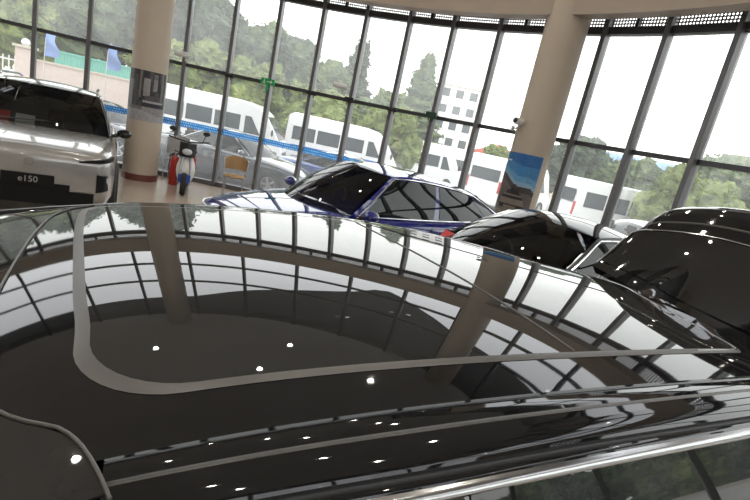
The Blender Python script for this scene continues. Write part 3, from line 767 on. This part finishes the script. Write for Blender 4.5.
# lower body
NS = spec(L=4.85, W=.985,
  zs=[(0,.60),(.03,.68),(.1,.76),(.25,.90),(.5,.93),(.8,.96),(.95,.95),(1,.84)],
  zt=[(0,.64),(.03,.73),(.1,.84),(.22,.95),(.3,.985),(.5,.985),(.8,.97),(.95,.95),(1,.86)])
L, W = NS['L'], NS['W']; fw, fzb, fzs, fzt = (curve(NS[k]) for k in ('w','zb','zs','zt'))
xo = .03
def near_body():
    mb = MB(); ring = []
    for x in sorted(set([0,.006,.015,.03,.05,.08]+[i/40 for i in range(41)]+[.97,.985,.994])):
        w = fw(x)*W; zb, zs, zt = fzb(x), fzs(x), fzt(x)
        s = [(0,zb),(.7*w,zb),(.93*w,zb+.03),(.985*w,zb+.14),(w,lerp(zb,zs,.55)),(.995*w,zs-.12),(.99*w,zs-.03),(.965*w,zs+.02),(.8*w,lerp(zs,zt,.6)),(.5*w,lerp(zs,zt,.9)),(0,zt)]
        ring.append([(xo+x*L-L/2, y, z) for y, z in s]+[(xo+x*L-L/2, -y, z) for y, z in s[-2:0:-1]])
    n = len(ring[0]); vs = [p for r_ in ring for p in r_]
    fs = [(i*n+k, i*n+(k+1) % n, (i+1)*n+(k+1) % n, (i+1)*n+k) for i in range(len(ring)-1) for k in range(n)]
    for o in (0, (len(ring)-1)*n): fs += [(o+k, o+k+1, o+(n-k-1) % n, o+(n-k) % n) for k in range(1, 10)]+[(o, o+1, o+n-1)]
    fs = [tuple(dict.fromkeys(f)) for f in fs]; fs = [f for f in fs if len(f) > 2]
    return mb.add(vs, fs).build('body', M['black'], near, smooth=True, angle=50)
near_body()
for wx in (-1.42,1.46):
    for sg in (1,-1):
        r = .34; y = sg*(W-.088)
        MB().lathe([(r+.045,sg*-.02),(r+.05,sg*.115),(r+.02,sg*.122),(r-.02,sg*.10),(r-.02,sg*-.02)], (wx,sg*(W-.115),r), 'y', 36).build('wheel_arch', M['plastic'], near, smooth=True)
        ty = MB().lathe([(r*.62,-.11),(r*.93,-.12),(r,-.09),(r,.09),(r*.93,.12),(r*.62,.11)], (wx,y,r), 'y', 36).build('wheel', M['tyre'], near, smooth=True)
        mb = MB().lathe([(r*.63,-.1),(r*.66,sg*.105),(r*.58,sg*.10),(r*.55,sg*.03),(0,sg*.02)], (wx,y,r), 'y', 30)
        for k in range(5):
            a = 2*PI*k/5; mb.box((wx+math.cos(a)*r*.33, y+sg*.088, r+math.sin(a)*r*.33), (r*.62,.03,.05), Matrix.Rotation(-a,3,'Y'))
        mb.build('rim', M['alloy'], ty, smooth=True)
for sg in (1,-1):
    for xx in (-.15,.85): MB().box((xx, sg*(W+.006), .80), (.22,.02,.035)).build('door_handle', M['black'], near, bevel=.008)
    for xx in (-1.2,-.02,1.0):
        MB().tube([(xx, sg*(W*k+.001), z) for k, z in ((.985,.34),(1.0,.6),(.995,.8),(.99,.9))], .005, 6).build('door_line', M['plastic'], near)
    MB().grid(lambda u, v: (xo-L/2-.012+.20*u*u, sg*lerp(.45,.86,u), lerp(.56+.04*u,.62+.05*u,v)), 10, 3).build('headlight', M['lamp'], near, smooth=True, solid=.03)
    MB().grid(lambda u, v: (xo+L/2+.012-.12*u*u, sg*lerp(.30,.85,u), lerp(.72,.80,v)), 10, 3).build('taillight', M['red'], near, smooth=True, solid=.03)
# raised tailgate, hinged at the roof's rear edge
UH = curve([(.6,1.80),(.75,1.81),(.9,1.84),(1.1,1.91),(1.3,2.05),(1.5,2.14),(1.65,2.17),(1.8,2.18)])
gp = curve([(0,0),(.33,.32),(.67,.665),(1,1)])
VC = 1.14; HWG = .49
def gate(t, q, off=0.):     # t along the glass, q across
    dv = q*HWG; v = VC+dv
    u = lerp(UH(v), 2.42-.08*dv-.06*max(0, q-.75), t); z = lerp(1.474, 1.775, gp(t))
    z -= lerp(-.03,.34,t)*dv*dv+1.1*t*max(0, abs(q)-.84)**2
    return Lc(u-off*.6, v, z+off*.8)
tg = MB().grid(lambda a, b: gate(lerp(.0,1,a), lerp(-1,1,b)), 24, 40).build('tailgate', M['black'], near, smooth=True, solid=.05, angle=70)
MB().grid(lambda a, b: gate(lerp(.16,.97,a), lerp(-.93,.93,b), .006), 24, 40).build('tailgate_glass', M['black'], tg, smooth=True, solid=.004, angle=70)
rim = [gate(.985, lerp(-.97,.97,i/30), .006) for i in range(31)]
rim = [gate(lerp(.10,.93,i/10), -.99, .004) for i in range(11)]+rim+[gate(lerp(.93,.10,i/10), .99, .004) for i in range(11)]
MB().tube(rim, .0055, 8).build('tailgate_glass_seal', M['satin'], tg, smooth=True)
tc_ = [(2.42,1.770,.34,.49),(2.442,1.805,.36,.48),(2.458,1.828,.38,.48),(2.490,1.88,.40,.47),(2.525,1.912,.42,.47),(2.58,1.93,.42,.47),(2.64,1.915,.42,.47),(2.66,1.88,.42,.47)]
def tail(a, b):
    k = a*(len(tc_)-1); i = min(int(k), len(tc_)-2); f = k-i
    u, z, kk, hw = (lerp(tc_[i][j], tc_[i+1][j], f) for j in range(4)); q = lerp(-1,1,b)
    dv = q*hw; u -= .08*dv; return Lc(u, VC+dv, z-kk*dv*dv-1.0*max(0,abs(q)-.80)**2)
MB().grid(tail, 28, 40).build('tailgate_panel', M['black'], tg, smooth=True, solid=.03, angle=70)
MB().tube([tail(2/7, b) for b in [i/30 for i in range(31)]], .006, 8).build('tailgate_crease', M['seal'], tg, smooth=True)
for sg in (1,-1):
    MB().tube([Lc(2.12, VC+sg*.48, 1.22), Lc(2.30, VC+sg*.46, 1.57)], .011, 8).build('gas_strut', M['steel'], tg, smooth=True)
    # body pillars behind the rear doors
    ve = VN if sg < 0 else VF; vb = .270 if sg < 0 else VF+(VN-.270)
    MB().grid(lambda a, b: Vector(Lc(lerp(1.86,2.0,b), (ve if sg < 0 else VX(1.9))+sg*.14*b, RZ(1.9,1.4)-.02-.06*b)).lerp(Vector(Lc(lerp(1.86,2.35,a),vb,.97)), a), 8, 4).build('rear_pillar', M['black'], near, smooth=True, solid=.02)
MB().box((1.62,0,.90),(.95,1.5,.03)).build('boot_floor', M['cabin'], near)
MB().box((.0,0,.62),(2.6,1.6,.05)).build('cabin_floor', M['cabin'], near)

# ------------------------------------------------------------------ price cards behind the windscreens
card('price_card', sil, -.86, .52, 1.02, .26, .17, M['redcard'], 'red price card behind the silver crossover windscreen', .75, 0)
card('price_card', sil, -.86, .22, 1.02, .22, .15, M['whitecard'], 'white price card beside the red one behind the silver crossover windscreen', .75, 0)
card('price_card', mid, -.98, .55, .93, .22, .16, M['redcard'], 'small red price card behind the black sedan windscreen', .6, 0)

# ------------------------------------------------------------------ things on the showroom floor
def scooter(loc, rz):
    t = empty('electric_scooter', loc, rz); tag(t, 'white and black electric scooter by the left column, blue plate in front', 'scooter')
    mb = MB().grid(lambda u, v: (lerp(-.17,.17,u)*(.6+.4*math.sin(PI*min(1,v*1.1))), -.30-.10*math.sin(PI*v)*(1-(2*u-1)**2)+.10*v, lerp(.22,.78,v)), 12, 12); mb.build('front_fairing', M['whitem'], t, smooth=True, solid=.03)
    MB().grid(lambda u, v: (lerp(-.15,.15,u), -.26-.09*(1-(2*u-1)**2)+.05*v, lerp(.72,.98,v)), 10, 6).build('front_cowl', M['plastic'], t, smooth=True, solid=.05)
    MB().box((0,-.42,.32),(.22,.015,.16)).build('number_plate', M['platebl'], t, bevel=.01)
    MB().sphere((0,-.36,.82),(.09,.05,.06),16,10).build('headlight', M['lamp'], t, smooth=True)
    for y in (-.42,.62):
        w = MB().lathe([(.12,-.04),(.20,-.045),(.215,0),(.20,.045),(.12,.04)], (0,y,.215), 'x', 28).build('wheel', M['tyre'], t, smooth=True)
        MB().lathe([(.125,-.03),(.12,.03),(.03,.035),(.03,-.035),(.125,-.03)], (0,y,.215), 'x', 24).build('rim', M['alloy'], w, smooth=True)
    MB().box((0,.12,.28),(.26,.62,.08)).build('deck', M['plastic'], t, bevel=.02)
    MB().box((0,.55,.50),(.28,.50,.38)).build('rear_body', M['redpaint'], t, bevel=.06)
    MB().sphere((0,.50,.76),(.15,.36,.075),20,10).build('seat', M['plastic'], t, smooth=True)
    MB().tube([(-.36,-.10,1.04),(-.22,-.20,1.02),(0,-.24,.99),(.22,-.20,1.02),(.36,-.10,1.04)], .015, 8).build('handlebar', M['plastic'], t, smooth=True)
    for sg in (1,-1):
        MB().tube([(sg*.24,-.19,1.02),(sg*.29,-.20,1.16)], .007, 6).sphere((sg*.30,-.20,1.20),(.065,.02,.045),14,8).build('mirror', M['plastic'], t, smooth=True)
        MB().tube([(sg*.10,-.42,.215),(sg*.09,-.34,.5),(sg*.05,-.25,.9)], .02, 8).build('fork', M['steel'], t, smooth=True)
    return t
scooter((-3.98,9.35,0), R(20))
t = empty('fire_extinguisher', (-4.42,9.80,0)); tag(t, 'red fire extinguisher standing between the left column and the scooter', 'fire extinguisher')
MB().lathe([(0,0),(.085,0),(.09,.02),(.09,.50),(.07,.56),(.03,.60),(0,.60)], n=28).build('cylinder', M['redpaint'], t, smooth=True)
MB().lathe([(0,.60),(.03,.60),(.032,.66),(0,.66)], n=16).build('valve', M['chrome'], t, smooth=True)
MB().box((.03,0,.69),(.14,.025,.02),Matrix.Rotation(.25,3,'Y')).box((.03,0,.65),(.12,.025,.02)).build('lever', M['plastic'], t, bevel=.004)
MB().tube([(-.03,0,.64),(-.11,0,.60),(-.125,0,.40),(-.10,0,.20)], .012, 8).build('hose', M['plastic'], t, smooth=True)
def chair(name, loc, rz, m, label, back=.84):
    t = empty(name, loc, rz); tag(t, label, 'chair')
    MB().lathe([(0,.43),(.20,.43),(.225,.445),(.22,.465),(0,.475)], n=28).build('seat', m, t, smooth=True)
    MB().grid(lambda u, v: (.24*math.sin(lerp(-1.35,1.35,u)), .24*math.cos(lerp(-1.35,1.35,u))+.03*v, lerp(.56,back-.06*abs(2*u-1)**2,v)), 20, 5).build('backrest', m, t, smooth=True, solid=.015)
    for sx, sy in ((.16,.16),(-.16,.16),(.17,-.15),(-.17,-.15)):
        MB().tube([(sx,sy,.45),(sx*1.18,sy*1.18,0)], .011, 8).build('leg', M['steel'], t, smooth=True)
    MB().tube([(.24*math.sin(a)*1.03, .24*math.cos(a)*1.03+.02, back-.02-.05*abs(a/1.35)**2) for a in [lerp(-1.35,1.35,i/16) for i in range(17)]]+[], .011, 8).build('top_rail', M['steel'], t, smooth=True)
    for sg in (1,-1): MB().tube([(sg*.235,.06,back-.07),(sg*.225,.02,.60),(sg*.20,.0,.45)], .011, 8).build('arm_post', M['steel'], t, smooth=True)
    return t
chair('rattan_chair', (-3.16,9.80,0), R(15), M['rattan'], 'tan rattan chair with steel legs by the glazing right of the scooter')
chair('grey_chair', (-4.62,10.28,0), R(10), M['greypl'], 'grey round-backed chair between the left column and the glazing', .95)

# ------------------------------------------------------------------ outdoors
o = MB().box((5,25,-.45),(240,240,.3)).build('ground', M['concrete']); struct(o, 'pale paved yard outside the glazing')
GZ = -.3
def minibus(loc, rz, label, stripe=True, length=5.2, hgt=2.35):
    t = empty('minibus', (loc[0],loc[1],GZ), rz); tag(t, label, 'minibus', 'white minibuses outside')
    Lb = length; w = .95
    prof = [(-Lb/2,.30),(-Lb/2-.02,.75),(-Lb/2+.10,1.02),(-Lb/2+.75,1.98),(-Lb/2+1.1,hgt-.10),(-Lb/2+1.7,hgt),(Lb/2-.3,hgt),(Lb/2-.05,hgt-.15),(Lb/2,.9),(Lb/2,.30)]
    MB().prism(prof, -w, w).build('body', M['white'], t, bevel=.06)
    for sg in (1,-1):
        xs = -Lb/2+.9
        MB().add([(xs,sg*(w+.006),1.15),(xs+.65,sg*(w+.006),1.15),(xs+.65,sg*(w+.006),1.80),(xs+.42,sg*(w+.006),1.80)], [(0,1,2,3)]).build('side_window', M['busglass'], t, solid=.01)
        x = xs+.78; n = max(2, int((Lb/2-.25-x)/.95)); ww = (Lb/2-.25-x)/n
        for i in range(n): MB().box((x+ww*(i+.5), sg*(w+.004), 1.50), (ww-.10,.012,.58)).build('side_window', M['busglass'], t, bevel=.004)
        if stripe: MB().box((.15,sg*(w+.004),.92),(Lb-.9,.01,.14)).build('side_stripe', M['busblue'], t)
        MB().sphere((-Lb/2+.42,sg*(w+.16),1.35),(.05,.09,.14),12,8).build('mirror', M['plastic'], t, smooth=True)
        MB().box((-Lb/2-.01,sg*.68,.74),(.06,.34,.20)).build('headlight', M['lamp'], t, bevel=.02)
        MB().box((Lb/2+.0,sg*.82,1.1),(.03,.14,.5)).build('taillight', M['red'], t)
        for wx in (-Lb/2+.95, Lb/2-1.15):
            ty = MB().lathe([(.2,-.1),(.33,-.1),(.35,-.06),(.35,.06),(.33,.1),(.2,.1)], (wx,sg*(w-.06),.35), 'y', 24).build('wheel', M['tyre'], t, smooth=True)
            MB().lathe([(.21,-.06),(.2,sg*.07),(0,sg*.06)], (wx,sg*(w-.06),.35), 'y', 20).build('rim', M['alloy'], ty, smooth=True)
    def wsf(u, v):
        z = lerp(1.10,1.93,v); x = lerp(-Lb/2+.155,-Lb/2+.715,v)-.012; return (x, lerp(-.84,.84,u), z)
    MB().grid(wsf, 6, 4).build('windshield', M['busglass'], t, solid=.01)
    MB().box((-Lb/2-.015,0,.55),(.03,1.0,.16)).build('grille', M['plastic'], t)
    MB().box((Lb/2+.005,0,1.55),(.012,1.4,.5)).build('rear_window', M['busglass'], t)
    return t
def bpos(azd, dist): a = R(azd); return (dist*math.sin(a), dist*math.cos(a))
minibus((-7.2,19.9), R(186), 'white minibus with a blue stripe seen right of the left column')
minibus((-2.5,22.6), R(188), 'white minibus with a blue stripe behind the blue sedan bonnet')
minibus((1.0,25.5), R(215), 'white minibus turned half away, left of the pale flats', False)
minibus((4.2,28.5), R(222), 'white minibus parked in front of the pale flats', False)
minibus((5.6,23.0), R(230), 'white minibus just left of the right column', False)
minibus((9.2,19.6), R(190), 'white minibus just right of the right column', False, 4.8, 2.25)
WS = spec()
def out_car(loc, rz, paint, label, S=WS, kind='sedan'):
    t, ep, _ = make_car('parked_car', S, paint, label=label, loc=loc, rz=rz); t.location.z = GZ; car_ends(ep, S, t); return t
M['darkcar'] = mat('dark_car_paint', (.03,.035,.05), .15, coat=1.)
out_car((-4.3,13.6), R(170), M['darkcar'], 'dark sedan outside the glass behind the rattan chair')
out_car((-8.6,14.2), R(168), M['darkcar'], 'dark sedan outside the glass behind the scooter')
out_car((7.6,13.6), R(205), M['white'], 'white saloon outside, right of the right column')
S2 = dict(SUV); S2['zr'] = 1.62
out_car((8.9,11.2), R(212), M['white'], 'white crossover outside, behind the raised tailgate', S2)
M['bluecar'] = mat('mid_blue_car_paint', (.02,.06,.26), .15, coat=1.)
out_car((-1.2,14.6), R(172), M['bluecar'], 'blue saloon outside, seen over the blue sedan windscreen')
# trees
def leafmesh(name, m, blobs, nleaf, size, seed):
    rnd = random.Random(seed); mb = MB()
    for (c, r) in blobs:
        def fn(u, v, c=c, r=r):
            d = Vector((math.sin(PI*v)*math.cos(2*PI*u), math.sin(PI*v)*math.sin(2*PI*u), math.cos(PI*v)))
            k = .80+.45*noise.noise(d*2.3+Vector(c))+.22*noise.noise(d*6+Vector(c)*2)
            return (c[0]+d.x*r[0]*k, c[1]+d.y*r[1]*k, c[2]+d.z*r[2]*k)
        mb.grid(fn, 22, 14, closeu=True)
        for i in range(nleaf):
            z = rnd.uniform(-1,1); a = rnd.uniform(0,2*PI); q = math.sqrt(1-z*z); d = Vector((q*math.cos(a), q*math.sin(a), z))
            k = .80+.45*noise.noise(d*2.3+Vector(c))+.22*noise.noise(d*6+Vector(c)*2)+rnd.uniform(-.08,.14)
            p = Vector((c[0]+d.x*r[0]*k, c[1]+d.y*r[1]*k, c[2]+d.z*r[2]*k))
            e1 = Vector((rnd.gauss(0,1),rnd.gauss(0,1),rnd.gauss(0,.7))).normalized(); e2 = e1.orthogonal().normalized()
            s = size*rnd.uniform(.6,1.4)
            mb.add([p-e1*s, p+e2*s*.5, p+e1*s, p-e2*s*.5], [(0,1,2,3)])
    me = mb.build(name, m); d = me.data; bpy.data.objects.remove(me); return d
def blobs_round(seed, h, w, n=9):
    rnd = random.Random(seed); out = [((0,0,h*.62),(w*.36,w*.36,h*.30))]
    for i in range(n):
        a = 2*PI*i/n+rnd.uniform(-.3,.3); z = rnd.uniform(.32,.84)*h; rr = w*.30*(1.25-.9*abs(z/h-.5)*1.3)
        s = rnd.uniform(.18,.27)*w; out.append(((rr*math.cos(a), rr*math.sin(a), z),(s,s,s*.9)))
    return out
def blobs_cone(seed, h, w):
    rnd = random.Random(seed); out = []
    for i in range(8):
        z = h*(.14+.8*i/7.5); s = w*.5*(1-(i/8.6)**1.2)+.12
        out.append(((rnd.uniform(-.15,.15)*w*.3, rnd.uniform(-.15,.15)*w*.3, z),(s,s,h*.11)))
    return out
TM = {'round': leafmesh('foliage', M['leafA'], blobs_round(3,7,5.5), 420, .11, 1),
      'bright': leafmesh('foliage', M['leafB'], blobs_round(8,5,5.0,8), 420, .10, 2),
      'dark': leafmesh('foliage', M['leafC'], blobs_round(12,8,6.0,10), 420, .12, 3),
      'cone': leafmesh('foliage', M['leafC'], blobs_cone(5,8,4.0), 380, .12, 4),
      'egg': leafmesh('foliage', M['leafA'], blobs_cone(9,7,5.0), 420, .11, 5)}
TH_ = {'round':7,'bright':5,'dark':8,'cone':8,'egg':7}
def tree(kind, azd, dist, h, wf, label, rot):
    p = bpos(azd, dist); t = empty('tree', (p[0],p[1],GZ), rot); tag(t, label, 'tree', 'trees beyond the yard')
    s = (h-GZ)/TH_[kind]
    f = bpy.data.objects.new('foliage', TM[kind]); COL.objects.link(f); f.parent = t; f.scale = (s*wf,s*wf,s)
    hh = (h-GZ)*.5
    MB().tube([(0,0,0),(.05,.02,hh*.5),(-.03,.04,hh),(.02,0,hh*1.4)], [.20,.15,.11,.05], 8).build('trunk', M['bark'], t, smooth=True)
    return t
MIRR = 'leafy green tree outside, seen only mirrored in the near car'
trees = [('dark',-46,34,9.6,1.2,'dark tree at the far left edge above the iron fence'),('round',-41,34,8.8,1.1,'mid green tree over the silver crossover roof'),
 ('bright',-38,32,5.0,1.0,'bright green bush left of the teal hoarding'),('dark',-36,38,10,1.1,'dark tree behind the teal hoarding'),('round',-31.5,34,8.4,1.1,'leafy tree above the right end of the teal hoarding'),
 ('dark',-28,34,9.4,1.1,'tall dark tree behind the left column'),('bright',-24.5,31,5.0,1.0,'bright bush just right of the left column'),('dark',-22.5,36,8.5,1.0,'dark tree right of the left column, above the white bullet camera'),
 ('round',-18.5,38,7.9,1.1,'hazy tree above the first minibus'),('bright',-16.5,31,4.6,1.0,'bright bush above the first minibus roof'),('dark',-14.5,38,7.3,1.0,'dark hazy tree left of the exit sign'),
 ('round',-10.5,37,6.9,1.1,'round hazy tree right of the exit sign'),('bright',-9.5,27,3.8,1.1,'yellow-green bush right of the exit sign'),('cone',-6.2,37,8.2,1.0,'pointed dark conifer left of the bullet camera'),
 ('round',-3.8,30,4.2,1.0,'low green tree behind the bullet camera'),('bright',-1.3,24,3.5,.8,'bright green bush beside the bullet camera'),('egg',1.2,36,8.1,.78,'egg-shaped pale tree left of the pale flats'),
 ('bright',-.8,38,5.4,.8,'small tree at the left foot of the egg-shaped tree'),
 ('bright',11.8,42,3.2,1.0,'low green tree just left of the right column'),('dark',19.5,32,4.4,1.2,'dark bushy tree just right of the right column'),('round',23.5,33,4.0,1.2,'green tree left of the blue-roofed shed'),
 ('round',26.5,24,3.4,.9,'low tree in front of the blue-roofed shed'),('bright',31.5,20,3.2,.9,'bright bush at the right end of the blue-roofed shed'),('round',35.5,23,4.4,1.3,'green tree at the right edge above the raised tailgate'),('dark',40.5,24,4.8,1.3,'dark tree at the far right edge')]
trees += [(random.choice(['round','dark','bright','round']), a, 24+3*math.sin(a), 5.2+1.1*math.sin(a*1.7), 1.2, MIRR) for a in (47,54,61,68,75,82,89,96,103,110,118,127,137)]
for i, (k, a, dist, h, wf, lab) in enumerate(trees): tree(k, a, dist, h, wf, lab, i*1.3)
# buildings
def building(name, loc, rz, dims, nx, nz, wall, roofm, label, roof='flat', win=(.55,.5)):
    t = empty(name, (loc[0],loc[1],GZ), rz); tag(t, label, 'building')
    w, d_, h = dims
    MB().box((0,0,h/2), dims).build('wall', wall, t)
    if roof == 'flat': MB().box((0,0,h+.15),(w+.4,d_+.4,.3)).build('roof', roofm, t)
    else: MB().prism([(-w/2-.3,h),(0,h+roof),(w/2+.3,h)], -d_/2-.3, d_/2+.3).build('roof', roofm, t) if roof > 0 else MB().grid(lambda u, v: (lerp(-w/2-.3,w/2+.3,u), lerp(-d_/2-.3,d_/2+.3,v), h+(-roof)*(1-(2*v-1)**2)), 4, 10).build('roof', roofm, t, solid=.1)
    for i in range(nx):
        for j in range(nz):
            x = -w/2+w*(i+.5)/nx; z = h*(j+.55)/nz
            f = MB().box((x,-d_/2,z),(w/nx*win[0]+.14,.08,h/nz*win[1]+.14)).build('window_frame', M['whitem'], t)
            MB().box((x,-d_/2-.045,z),(w/nx*win[0],.03,h/nz*win[1])).build('window_glass', M['bldwin'], f)
    return t
building('apartment_block', (6.9,70), R(-6), (5.4,9,10.2), 3, 5, M['bldwhite'], M['bldwhite'], 'pale five-storey flats left of the right column')
building('low_house', (13.2,66), R(-10), (7,6,2.6), 3, 1, M['cream'], M['redroof'], 'low house with a red roof beside the pale flats', 1.6)
building('long_shed', (25.5,45), R(-28), (20,9,4.3), 7, 1, M['cream'], M['blueroof'], 'long cream shed with a curved blue roof at the right', -.9, (.4,.35))
# yard wall, hoarding, gate pillar, fence
t = empty('yard_wall', (-12.1,22.5,GZ), R(36)); tag(t, 'low pinkish yard wall behind the silver crossover', 'wall')
MB().box((.0,0,1.05),(8.2,.25,2.1)).build('wall_body', M['pinkwall'], t); MB().box((0,0,2.14),(8.3,.35,.08)).build('coping', M['cream'], t)
t = empty('hoarding', (-14.6,23.2,GZ), R(36)); tag(t, 'teal sheet-metal hoarding on the yard left of the left column', 'hoarding')
mb = MB(); mb.grid(lambda u, v: (lerp(-1.7,1.7,u), -.03*(round(u*68) % 2), lerp(1.35,2.75,v)), 68, 1); mb.build('sheet', M['teal'], t, solid=.01)
for x in (-1.6,0,1.6): MB().box((x,.06,1.4),(.07,.07,2.8)).build('post', M['steel'], t)
for z in (1.4,2.7): MB().box((0,-.05,z),(3.45,.03,.06)).build('rail', M['teal'], t)
t = empty('gate_pillar', (-15.6,20.0,GZ), R(20)); tag(t, 'beige gate pillar with a round lamp left of the teal hoarding', 'gate pillar')
MB().box((0,0,1.25),(.55,.55,2.5)).build('shaft', M['pinkwall'], t, bevel=.02); MB().box((0,0,2.55),(.7,.7,.1)).build('cap', M['cream'], t)
MB().sphere((0,0,2.72),(.16,.16,.16),16,10).build('lamp_globe', M['lamp'], t, smooth=True)
t = empty('iron_fence', (-18.2,18.5,GZ), R(30)); tag(t, 'white iron railing fence at the far left edge', 'fence')
for i in range(28): MB().box((-2.6+.195*i,0,1.1),(.045,.045,2.0)).build('bar', M['fence'], t)
for z in (.25,1.0,1.95): MB().box((0,0,z),(5.4,.05,.06)).build('rail', M['fence'], t)
MB().box((0,0,.12),(5.5,.3,.24)).build('plinth', M['pinkwall'], t)
for (x, y), lab in (((-12.0,16.2),'pale blue feather flag over the silver crossover roof'),((-9.55,15.6),'pale blue feather flag left of the left column')):
    t = empty('feather_flag', (x,y,GZ), R(30)); tag(t, lab, 'flag')
    MB().tube([(0,0,0),(0,0,2.2),(.02,0,2.9),(.10,0,3.15)], .014, 8).build('pole', M['steel'], t, smooth=True)
    MB().grid(lambda u, v: (.02+u*(.34+.06*math.sin(7*v))*(1-.3*v*v), .05*math.sin(6*v+2*u), lerp(2.35,3.1,v)), 8, 14).build('cloth', M['flag'], t, smooth=True, solid=.004)
    MB().lathe([(0,0),(.2,0),(.2,.03),(.02,.06),(0,.06)], n=16).build('base', M['plastic'], t)
for (x, y, h), lab in (((12.2,25.4,4.0),'white lamp post in front of the blue-roofed shed'),((12.4,20.2,3.9),'white lamp post at the right above the raised tailgate')):
    t = empty('lamp_post', (x,y,GZ)); tag(t, lab, 'lamp post')
    MB().tube([(0,0,0),(0,0,h*.6),(0,0,h)], [.07,.055,.04], 10).build('pole', M['fence'], t, smooth=True)
    MB().tube([(0,0,h-.05),(.3,0,h+.12),(.6,0,h+.15)], .03, 8).build('arm', M['fence'], t, smooth=True)
    MB().box((.75,0,h+.15),(.4,.16,.07)).build('lamp_head', M['lamp'], t, bevel=.02)
# low white wall on the right of the yard, mirrored in the near side glass
t = empty('boundary_wall', (21,-2,GZ), R(95)); tag(t, 'pale boundary wall outside on the right, mirrored in the near side window', 'wall')
MB().box((0,0,.7),(26,.25,1.4)).build('wall_body', M['bldwhite'], t); MB().box((0,0,1.43),(26,.35,.08)).build('coping', M['cream'], t)

# ------------------------------------------------------------------ sky and light
w = bpy.data.worlds.new('overcast'); sc.world = w; w.use_nodes = True; nt = w.node_tree; nt.nodes.clear()
out = nt.nodes.new('ShaderNodeOutputWorld'); bg = nt.nodes.new('ShaderNodeBackground'); tc = nt.nodes.new('ShaderNodeTexCoord')
sx = nt.nodes.new('ShaderNodeSeparateXYZ'); rp = nt.nodes.new('ShaderNodeValToRGB')
nt.links.new(tc.outputs['Generated'], sx.inputs[0]); nt.links.new(sx.outputs['Z'], rp.inputs['Fac'])
rp.color_ramp.elements[0].position = 0; rp.color_ramp.elements[0].color = (1,1,.98,1)
rp.color_ramp.elements[1].position = .8; rp.color_ramp.elements[1].color = (.78,.80,.84,1)
nt.links.new(rp.outputs[0], bg.inputs[0]); bg.inputs[1].default_value = 2.15; nt.links.new(bg.outputs[0], out.inputs[0])
for i, (x, y) in enumerate(used):          # each recessed lamp throws its own light down
    l = bpy.data.lights.new('downlight_lamp', 'SPOT'); l.energy = 48; l.spot_size = R(120); l.spot_blend = .6; l.shadow_soft_size = .05; l.color = (1,.93,.82)
    lo = bpy.data.objects.new('downlight_lamp', l); COL.objects.link(lo); lo.location = (x, y, 7.47)

sc.view_settings.view_transform = 'Standard'; sc.view_settings.look = 'None'; sc.view_settings.exposure = .82; sc.view_settings.gamma = 1
sc.view_settings.use_curve_mapping = False
try:
    sc.cycles.max_bounces = 10; sc.cycles.transparent_max_bounces = 16; sc.cycles.glossy_bounces = 5; sc.cycles.diffuse_bounces = 4
except Exception: pass
